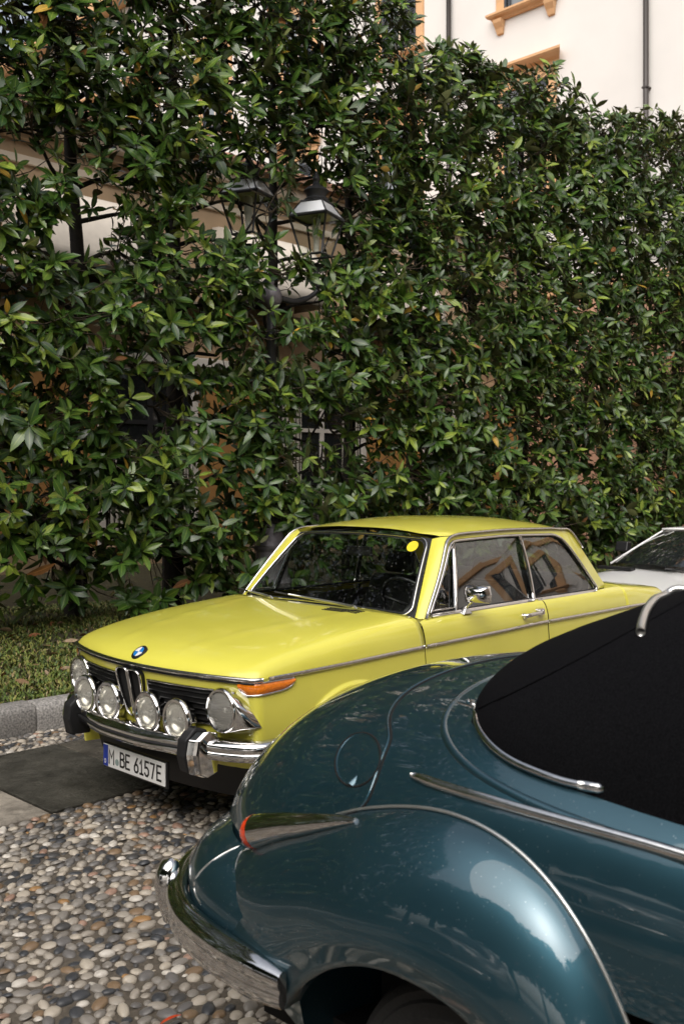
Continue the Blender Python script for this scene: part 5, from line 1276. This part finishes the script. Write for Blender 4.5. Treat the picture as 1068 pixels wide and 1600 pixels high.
# indicator lamp in its chrome fin on the fender
lp, ln_ = hit(408, 1316, FB_); le, le_n = hit(556, 1284, FB_)
ax_ = le - lp; ax_ /= np.linalg.norm(ax_); upv = np.array([0, 0, 1.]) - ax_ * ax_[2]; upv /= np.linalg.norm(upv); sd_ = np.cross(ax_, upv)
L_ = np.linalg.norm(le - lp); G = []
for t in np.linspace(0, 1, 14):
    c = lp * (1 - t) + le * t; q = FB_.find_nearest(Vector(c)); c = np.array(q[0]) + np.array(q[1]) * (1 if np.array(q[1]) @ (CAM - np.array(q[0])) > 0 else -1) * .012 * (1 - t); h_ = .037 * (1 - t) ** .75 + .006; w_ = .034 * (1 - t) ** .6 + .007
    G.append([c + upv * (h_ * 1.0 * math.sin(a) + h_ * .35) + sd_ * (w_ * math.cos(a)) for a in np.linspace(0, 2 * math.pi, 16, endpoint=False)])
k = MB(); k.grid(np.array(G), closed_v=True, flip=False); k.f.append([13 * 16 + i for i in range(16)]); k.m.append(0); k.f.append(list(range(16))[::-1]); k.m.append(0)
fin = k.build('lamp_fin', M['chrome'], bl, auto=50)
g0 = np.array(G[0]); c0 = g0.mean(0); k = MB(); k.grid(np.array([[c0 + (p - c0) * s - ax_ * d for p in g0] for s, d in ((1.0, -.006), (1.0, .010), (.92, .024), (.7, .034), (.35, .041), (.02, .043))]), closed_v=True, flip=True); k.build('lamp_lens', M['redlens'], fin)
# bumper wrapping the tail
BP = [(-1.958, -2.45, .530), (-1.962, -2.34, .530), (-1.95, -2.18, .53), (-1.908, -2.01, .53), (-1.82, -1.865, .53), (-1.68, -1.745, .53), (-1.49, -1.665, .53), (-1.3, -1.63, .53), (-1.08, -1.62, .53)]
BP = BP + [(2 * XC - x, y, z) for x, y, z in BP[:-1]][::-1]
bp_ = cr(BP, 90); T_ = np.gradient(bp_, axis=0); T_ /= np.linalg.norm(T_, axis=1)[:, None]; Nn = np.stack([-T_[:, 1], T_[:, 0], 0 * T_[:, 0]], 1)
tp = np.minimum(1, .30 + np.minimum(np.arange(90), 89 - np.arange(90)) / 5.0) ** .6
pr = [(-.040, -.040), (-.026, -.058), (-.006, -.056), (.008, -.038), (.010, -.014), (.004, -.004), (.008, .004), (.018, .016), (.016, .034), (.002, .050), (-.020, .056), (-.040, .046)]
k = MB(); k.grid(np.array([[p + n_ * (o_ * w_) + np.array([0, 0, h * (.5 + .5 * w_)]) for o_, h in pr] for p, n_, w_ in zip(bp_, Nn, tp)]), flip=True, closed_v=True)
k.f.append(list(range(12))); k.m.append(0); k.f.append([89 * 12 + i for i in range(12)][::-1]); k.m.append(0)
rb = k.build('rear_bumper', M['chrome'], bl, auto=70)
A_ = []
for i in range(5, 85):
    p = bp_[i] - Nn[i] * .045 * (1 - .0 * i); e_ = min(1, (min(i, 89 - i) - 5) / 8); q_ = bp_[i] - Nn[i] * .16
    A_.append([[q_[0], q_[1], .71], [(q_[0] * .35 + p[0] * .65), q_[1] * .35 + p[1] * .65, .672], [p[0], p[1], .625], [p[0], p[1], .53], [p[0] - Nn[i][0] * .01, p[1] - Nn[i][1] * .01, .49], [q_[0], q_[1], .47]])
k = MB(); k.grid(np.array(A_), flip=True); k.build('rear_apron', M['blue'], bl)
AB_ = bvh_of(np.array(A_))
def hit2(px, py):
    h = [hit_ for hit_ in (b_.ray_cast(Vector(CAM), Vector(ray(px, py) / np.linalg.norm(ray(px, py)))) for b_ in (AB_, FB_, BB_)) if hit_[0] is not None]
    h = min(h, key=lambda q: q[3]); return np.array(h[0])
P = np.array([hit2(x, y) for x, y in cr([(420, 1309), (400, 1315), (365, 1326), (335, 1343), (314, 1361), (304, 1378), (304, 1394), (314, 1412)], 40)]); k = MB(); k.tube(smooth3(P, 6), .0036, 6); k.build('apron_piping', M['piping'], bl)
for i in (21, 68):
    c = bp_[i]; n_ = Nn[i]; k = MB(); G = []
    for z, r_, o_ in ((-.105, .012, .0), (-.09, .030, .010), (-.04, .037, .020), (.0, .039, .026), (.04, .037, .024), (.068, .026, .018), (.078, .004, .016)):
        G.append([c + n_ * (o_ - .005 + r_ * math.cos(a) * .9) + T_[i] * (r_ * math.sin(a)) + np.array([0, 0, z]) for a in np.linspace(0, 2 * math.pi, 16, endpoint=False)])
    k.grid(np.array(G), closed_v=True, flip=True); k.build('overrider', M['chrome'], rb)
for sg in (1, -1):     # bolts / valance between bumper and body
    k = MB(); k.tube([(XC - sg * .45, -1.68, .50), (XC - sg * .45, -1.95, .46)], .02, 8); k.build('bumper_bracket', M['black'], rb)

# ------------------------------------------------------------------ low white sports car beyond
wc = thing('white_sports_car', (6.6, .75, 0), 'low white wedge-shaped sports car parked behind the yellow car', 'car')
sW = fn([(3.95, .70), (4.1, .80), (4.6, .89), (6, .91), (7.5, .92), (8.2, .86)])
wz = fn([(3.92, .52), (4.05, .60), (4.5, .70), (5.2, .79), (5.9, .855), (6.6, .90), (8.25, .90)])
YW = .12
def wsec(x):
    W, T = float(sW(x)), float(wz(x)); out = []
    for a in np.linspace(0, math.pi / 2, 16): out.append((W * math.sin(a) ** .42, .56 + (T - .56) * max(0, math.cos(a)) ** .42 if T > .56 else T))
    for z in (.5, .4, .28, .20): out.append((W - .04 * (.56 - z) / .3, min(z, T - .02))) 
    return out
wx = np.r_[np.linspace(3.92, 4.3, 10), np.linspace(4.4, 8.25, 30)]
WG = np.array([[(x, YW - l, z) for l, z in wsec(x)][::-1] + [(x, YW + l, z) for l, z in wsec(x)][1:] for x in wx])
k = MB(); k.grid(WG, flip=True); n_ = WG.shape[1]; k.f.append(list(range(n_))); k.m.append(0); k.f.append([(len(wx) - 1) * n_ + i for i in range(n_)][::-1]); k.m.append(0); k.build('body', M['white'], wc, auto=50)
# cabin: pillars frame the dark glass
A0 = [(5.62, .80, .842), (6.36, .62, 1.128)]; 
def cab(x, y, z): return (x, YW + y, z)
q = MB(); q.grid(np.array([[cab(5.46 - .26 * (1 - e * e) + (6.14 - 5.46) * t - .02 * (1 - e * e) * t, e * (.78 + (.58 - .78) * t), .838 + .02 * (1 - e * e) + (1.125 - .838) * t + .02 * math.sin(math.pi * t)) for t in np.linspace(0, 1, 8)] for e in np.linspace(-1, 1, 17)])); q.build('windscreen', mat('dark_screen', (.012, .014, .015), .05, coat=1), wc)
q = MB(); q.grid(np.array([[cab(x, e * (.60 - .0 * x), 1.135 + .03 * (1 - e * e) * (1 - abs(x - 6.8) / 1.2) + .004) for e in np.linspace(-1, 1, 11)] for x in np.linspace(6.09, 7.3, 9)]), flip=True); q.build('roof', M['white'], wc, solid=.02)
for sg in (-1, 1):
    q = MB(); q.tube([cab(5.43, sg * .80, .832), cab(5.77, sg * .70, .985), cab(6.10, sg * .60, 1.130), cab(6.18, sg * .595, 1.146)], .013, 8, ry=.010); q.tube([cab(6.14, sg * .60, 1.140), cab(7.3, sg * .60, 1.140), cab(7.9, sg * .70, .90)], .022, 8); q.build('windscreen_pillar', M['white'], wc)
    q = MB(); q.grid(np.array([[cab(a, sg * .84, .87), cab(b, sg * .605, 1.13)] for a, b in ((5.56, 6.2), (6.4, 6.6), (7.1, 7.1), (7.9, 7.3))]), flip=(sg > 0)); q.build('side_window', mat('dark_side_glass', (.012, .014, .015), .05, coat=1), wc, smooth=False)
    for cx in (4.75, 7.35):
        q = MB(); q.lathe([(.2, -.16), (.30, -.165), (.315, -.14), (.315, -.02), (.30, 0), (.2, -.01)], (cx, YW + sg * .90, .315), ax=(0, sg, 0), k=30, cap=False); wt_ = q.build('wheel', M['tyre'], wc, auto=40)
        q = MB(); q.lathe([(.205, -.1), (.20, -.01), (.12, -.03), (.05, -.01), (.01, 0)], (cx, YW + sg * .90, .315), ax=(0, sg, 0), k=24); q.build('rim', M['steel'], wt_, auto=40)
# black bonnet slot, little mirror/registration holder behind the screen, headlamp pods
p = onZ(970, 884, .84); q = MB(); q.box((5.17, YW + .45, .795), (5.26, YW + .80, .822)); q.build('bonnet_slot', M['black'], wc, smooth=False)
q = MB(); q.tube([cab(5.12, -.6, .825), cab(5.15, .0, .835), cab(5.16, .1, .835)], .008, 5); q.build('wiper', M['black'], wc)
for sg in (-1, 1):
    q = MB(); q.box((4.10, YW + sg * .58 - .16, .585), (4.42, YW + sg * .58 + .16, .70)); q.build('headlight_cover', M['white'], wc, smooth=False, bevel=.02)
    q = MB(); q.hexa([cab(5.85, sg * .93 - .07, .92), cab(5.97, sg * .93 - .07, .92), cab(5.97, sg * .93 + .07, .92), cab(5.85, sg * .93 + .07, .92), cab(5.88, sg * .93 - .07, 1.02), cab(5.96, sg * .93 - .07, 1.02), cab(5.96, sg * .93 + .07, 1.02), cab(5.88, sg * .93 + .07, 1.02)]); q.build('door_mirror', M['black'], wc, smooth=False, bevel=.015)

# ------------------------------------------------------------------ what stands behind the photographer (seen in paint, glass and chrome), added trees included
op = thing('opposite_villa', (4, -19, 0), 'cream villa across the court, mirrored in the yellow car\'s side windows', 'villa')
YO = -19.0
k = MB(); k.box((-14, YO - 8, 0), (34, YO, 15)); k.build('wall', mat('cream_render', (.55, .50, .43), .9, var=.05, vscale=1), op, smooth=False)
k = MB(); k.box((-14.3, YO - 8, 14.6), (34.3, YO + .7, 15.1)); k.build('cornice', ORST, op, smooth=False)
k = MB(); k.box((-14.1, YO, 4.4), (34.1, YO + .18, 4.75)); k.build('string_course', ORST, op, smooth=False)
for zz, hh in ((.9, 2.8), (5.6, 2.6), (10.0, 2.4)):
    for x in np.arange(-11.5, 33, 3.9):
        k = MB()
        for a, b, c, d in ((x - .95, x - .62, zz - .1, zz + hh), (x + .62, x + .95, zz - .1, zz + hh), (x - 1.15, x + 1.15, zz + hh, zz + hh + .4), (x - 1.15, x + 1.15, zz - .35, zz - .1)): k.box((a, YO - .02, c), (b, YO + (.10 if b - a < 1 else .26), d))
        wf = k.build('window', ORST, op, smooth=False); 
        k = MB(); k.box((x - .615, YO - .02, zz - .095), (x + .615, YO + .03, zz + hh - .005)); k.build('shutter', SHUT, wf, smooth=False)
LEAFM = [mat('foliage', c, .5, var=.3, vscale=2) for c in ((.02, .045, .012), (.035, .065, .016), (.012, .03, .010))]
def far_tree(x, y, h, r, lab):
    t = thing('broadleaf_tree', (x, y, 0), lab, 'tree', 'broadleaf trees across the court')
    k = MB(); k.tube(cr([(x, y, 0), (x + .1, y, h * .3), (x - .1, y + .1, h * .75)], 10), np.linspace(.28, .08, 10), 10); k.build('trunk', BARK, t)
    n_ = 2600; c = rng.normal(0, 1, (n_, 3)); c /= np.linalg.norm(c, axis=1)[:, None]; c *= (rng.random(n_) ** .4)[:, None] * np.array([r, r, h * .38]); c += np.array([x, y, h * .60])
    V = []
    A_ = rng.normal(0, 1, (n_, 3)); A_ /= np.linalg.norm(A_, axis=1)[:, None]; B_ = np.cross(A_, rng.normal(0, 1, (n_, 3))); B_ /= np.linalg.norm(B_, axis=1)[:, None]; s_ = rng.uniform(.25, .5, n_)[:, None]
    V = np.stack([c - A_ * s_, c + B_ * s_ * .5, c + A_ * s_, c - B_ * s_ * .5], 1) - np.array([x, y, 0])
    o = mass_mesh('crown', V, [(0, 1, 2, 3)], [], rng.integers(0, 3, n_), LEAFM); o.parent = t; tag(o, kind='stuff')
far_tree(-14, -7.5, 10, 3.6, 'broadleaf tree across the court, straight opposite the blue car'); far_tree(-13, -1, 9, 3.2, 'broadleaf tree across the court, in line with the kerb'); far_tree(-15, 5.5, 10, 3.5, 'broadleaf tree across the court, beyond the lawn'); far_tree(-11, -14, 11, 3.8, 'broadleaf tree across the court, at the corner of the cream villa')
for q, (x_, y_, h_, r_q) in enumerate(((-17, -11, 12, 4.2), (-16, 1.5, 11, 4.0), (-19, -4.5, 13, 4.5), (-9, -18, 10, 3.6), (-17, 10, 11, 4))): far_tree(x_, y_, h_, r_q, 'broadleaf tree across the court, ' + ('behind the corner tree', 'between lawn and court', 'tallest at the back', 'before the cream villa', 'far along the lawn')[q])  # extra unseen trees, added to block the low sky from reflections
# pale car facing the blue one: slatted grille and plate show mirrored in the blue paint
gc = thing('grey_vintage_car', (-6.1, -1.0, 0), 'pale grey vintage car with upright slatted grille, mirrored in the blue paint', 'car')
GP = mat('pale_grey_paint', (.45, .46, .47), .3, coat=1)
gX = -4.9; gY = -1.0
gt = fn([(0, .74), (.10, .84), (.3, .92), (1.0, 1.0), (1.35, 1.03), (1.75, 1.38), (2.3, 1.50), (3.2, 1.46), (3.9, 1.05), (4.4, .8)]); gw = fn([(0, .50), (.15, .72), (.5, .82), (3.8, .84), (4.4, .6)])
xs_ = np.r_[np.linspace(0, .3, 7), np.linspace(.4, 4.4, 26)]
G = []
for x in xs_:
    W, T = float(gw(x)), float(gt(x)); s = [(W * math.sin(a) ** .6, .55 + (T - .55) * max(0, math.cos(a)) ** .6) for a in np.linspace(0, math.pi / 2, 14)] + [(W - .02, .4), (W - .06, .25)]
    G.append([(gX - x, gY - l, z) for l, z in s][::-1] + [(gX - x, gY + l, z) for l, z in s][1:])
G = np.array(G); k = MB(); k.grid(G, flip=False); k.f.append(list(range(G.shape[1]))[::-1]); k.m.append(0); k.build('body', GP, gc, auto=50)
k = MB(); k.box((gX, gY - .42, .46), (gX + .02, gY + .42, .80)); gg = k.build('grille', M['gap'], gc, smooth=False)
for i in range(15):
    k = MB(); y = gY - .39 + .0557 * i; k.tube([(gX + .03, y, .47), (gX + .035, y, .63), (gX + .02, y, .79)], .010, 6); k.build('grille_bar', M['chrome'], gg)
k = MB(); k.tube([(gX + .02, gY - .44, .45), (gX + .02, gY - .44, .78), (gX + .02, gY - .30, .83), (gX + .02, gY + .30, .83), (gX + .02, gY + .44, .78), (gX + .02, gY + .44, .45)], .02, 8, closed=True); k.build('grille_frame', M['chrome'], gg)
k = MB(); k.tube(cr([(gX - .35, gY - .86, .40), (gX + .02, gY - .75, .40), (gX + .12, gY, .40), (gX + .02, gY + .75, .40), (gX - .35, gY + .86, .40)], 24), .05, 10); k.build('bumper', M['chrome'], gc)
k = MB(); k.box((gX + .175, gY - .26, .245), (gX + .18, gY + .26, .355)); gp = k.build('number_plate', M['plate'], gc, smooth=False)
for i, ch in enumerate('AK5097'):
    k = MB(); strokes(k, ch, np.array([gX + .1806, gY - .225 + i * .075 + (.02 if i > 1 else 0), .265]), np.array([0, 1., 0]), np.array([0, 0, 1.]), np.array([1., 0, 0]), .045, .07, .011); k.build('plate_character', M['ink'], gp, smooth=False)
for sg in (-1, 1):
    k = MB(); k.lathe([(.06, -.25), (.10, -.12), (.11, 0), (.095, .015), (.01, .03)], (gX - .05, gY + sg * .60, .72), ax=(1, 0, 0), k=20); k.build('headlight', M['chrome'], gc)
    for cx in (gX - .75, gX - 3.4):
        k = MB(); k.lathe([(.2, -.15), (.32, -.15), (.33, -.02), (.2, 0), (.01, .02)], (cx, gY + sg * .82, .33), ax=(0, sg, 0), k=24); k.build('wheel', M['tyre'], gc, auto=40)
k = MB(); k.grid(np.array([[(gX - 1.32 - .42 * t, gY + e * (.70 - .08 * t), 1.055 + .33 * t) for t in (0, 1)] for e in np.linspace(-1, 1, 7)])); k.build('windscreen', DARKWIN, gc)
# one bright fallen leaf on the stones by the rear bumper
for i, (x, y) in enumerate(((284, 1592), (200, 1592))[:1]):
    p = onZ(x, y, .03); o = bpy.data.objects.new('fallen_leaf', bpy.data.meshes.new('fallen_leaf')); o.data.from_pydata((LT[1][0] * .075).tolist(), [], LF); o.data.materials.append(mat('red_leaf', (.45, .05, .01), .5, var=.3, vscale=30)); COL.objects.link(o)
    uvl = o.data.uv_layers.new(name='leaf'); o.location = p + (0, 0, .012); o.rotation_euler = (.2, .1, 2.6); tag(o, 'small red fallen leaf on the pebbles below the chrome rear bumper', 'leaf')
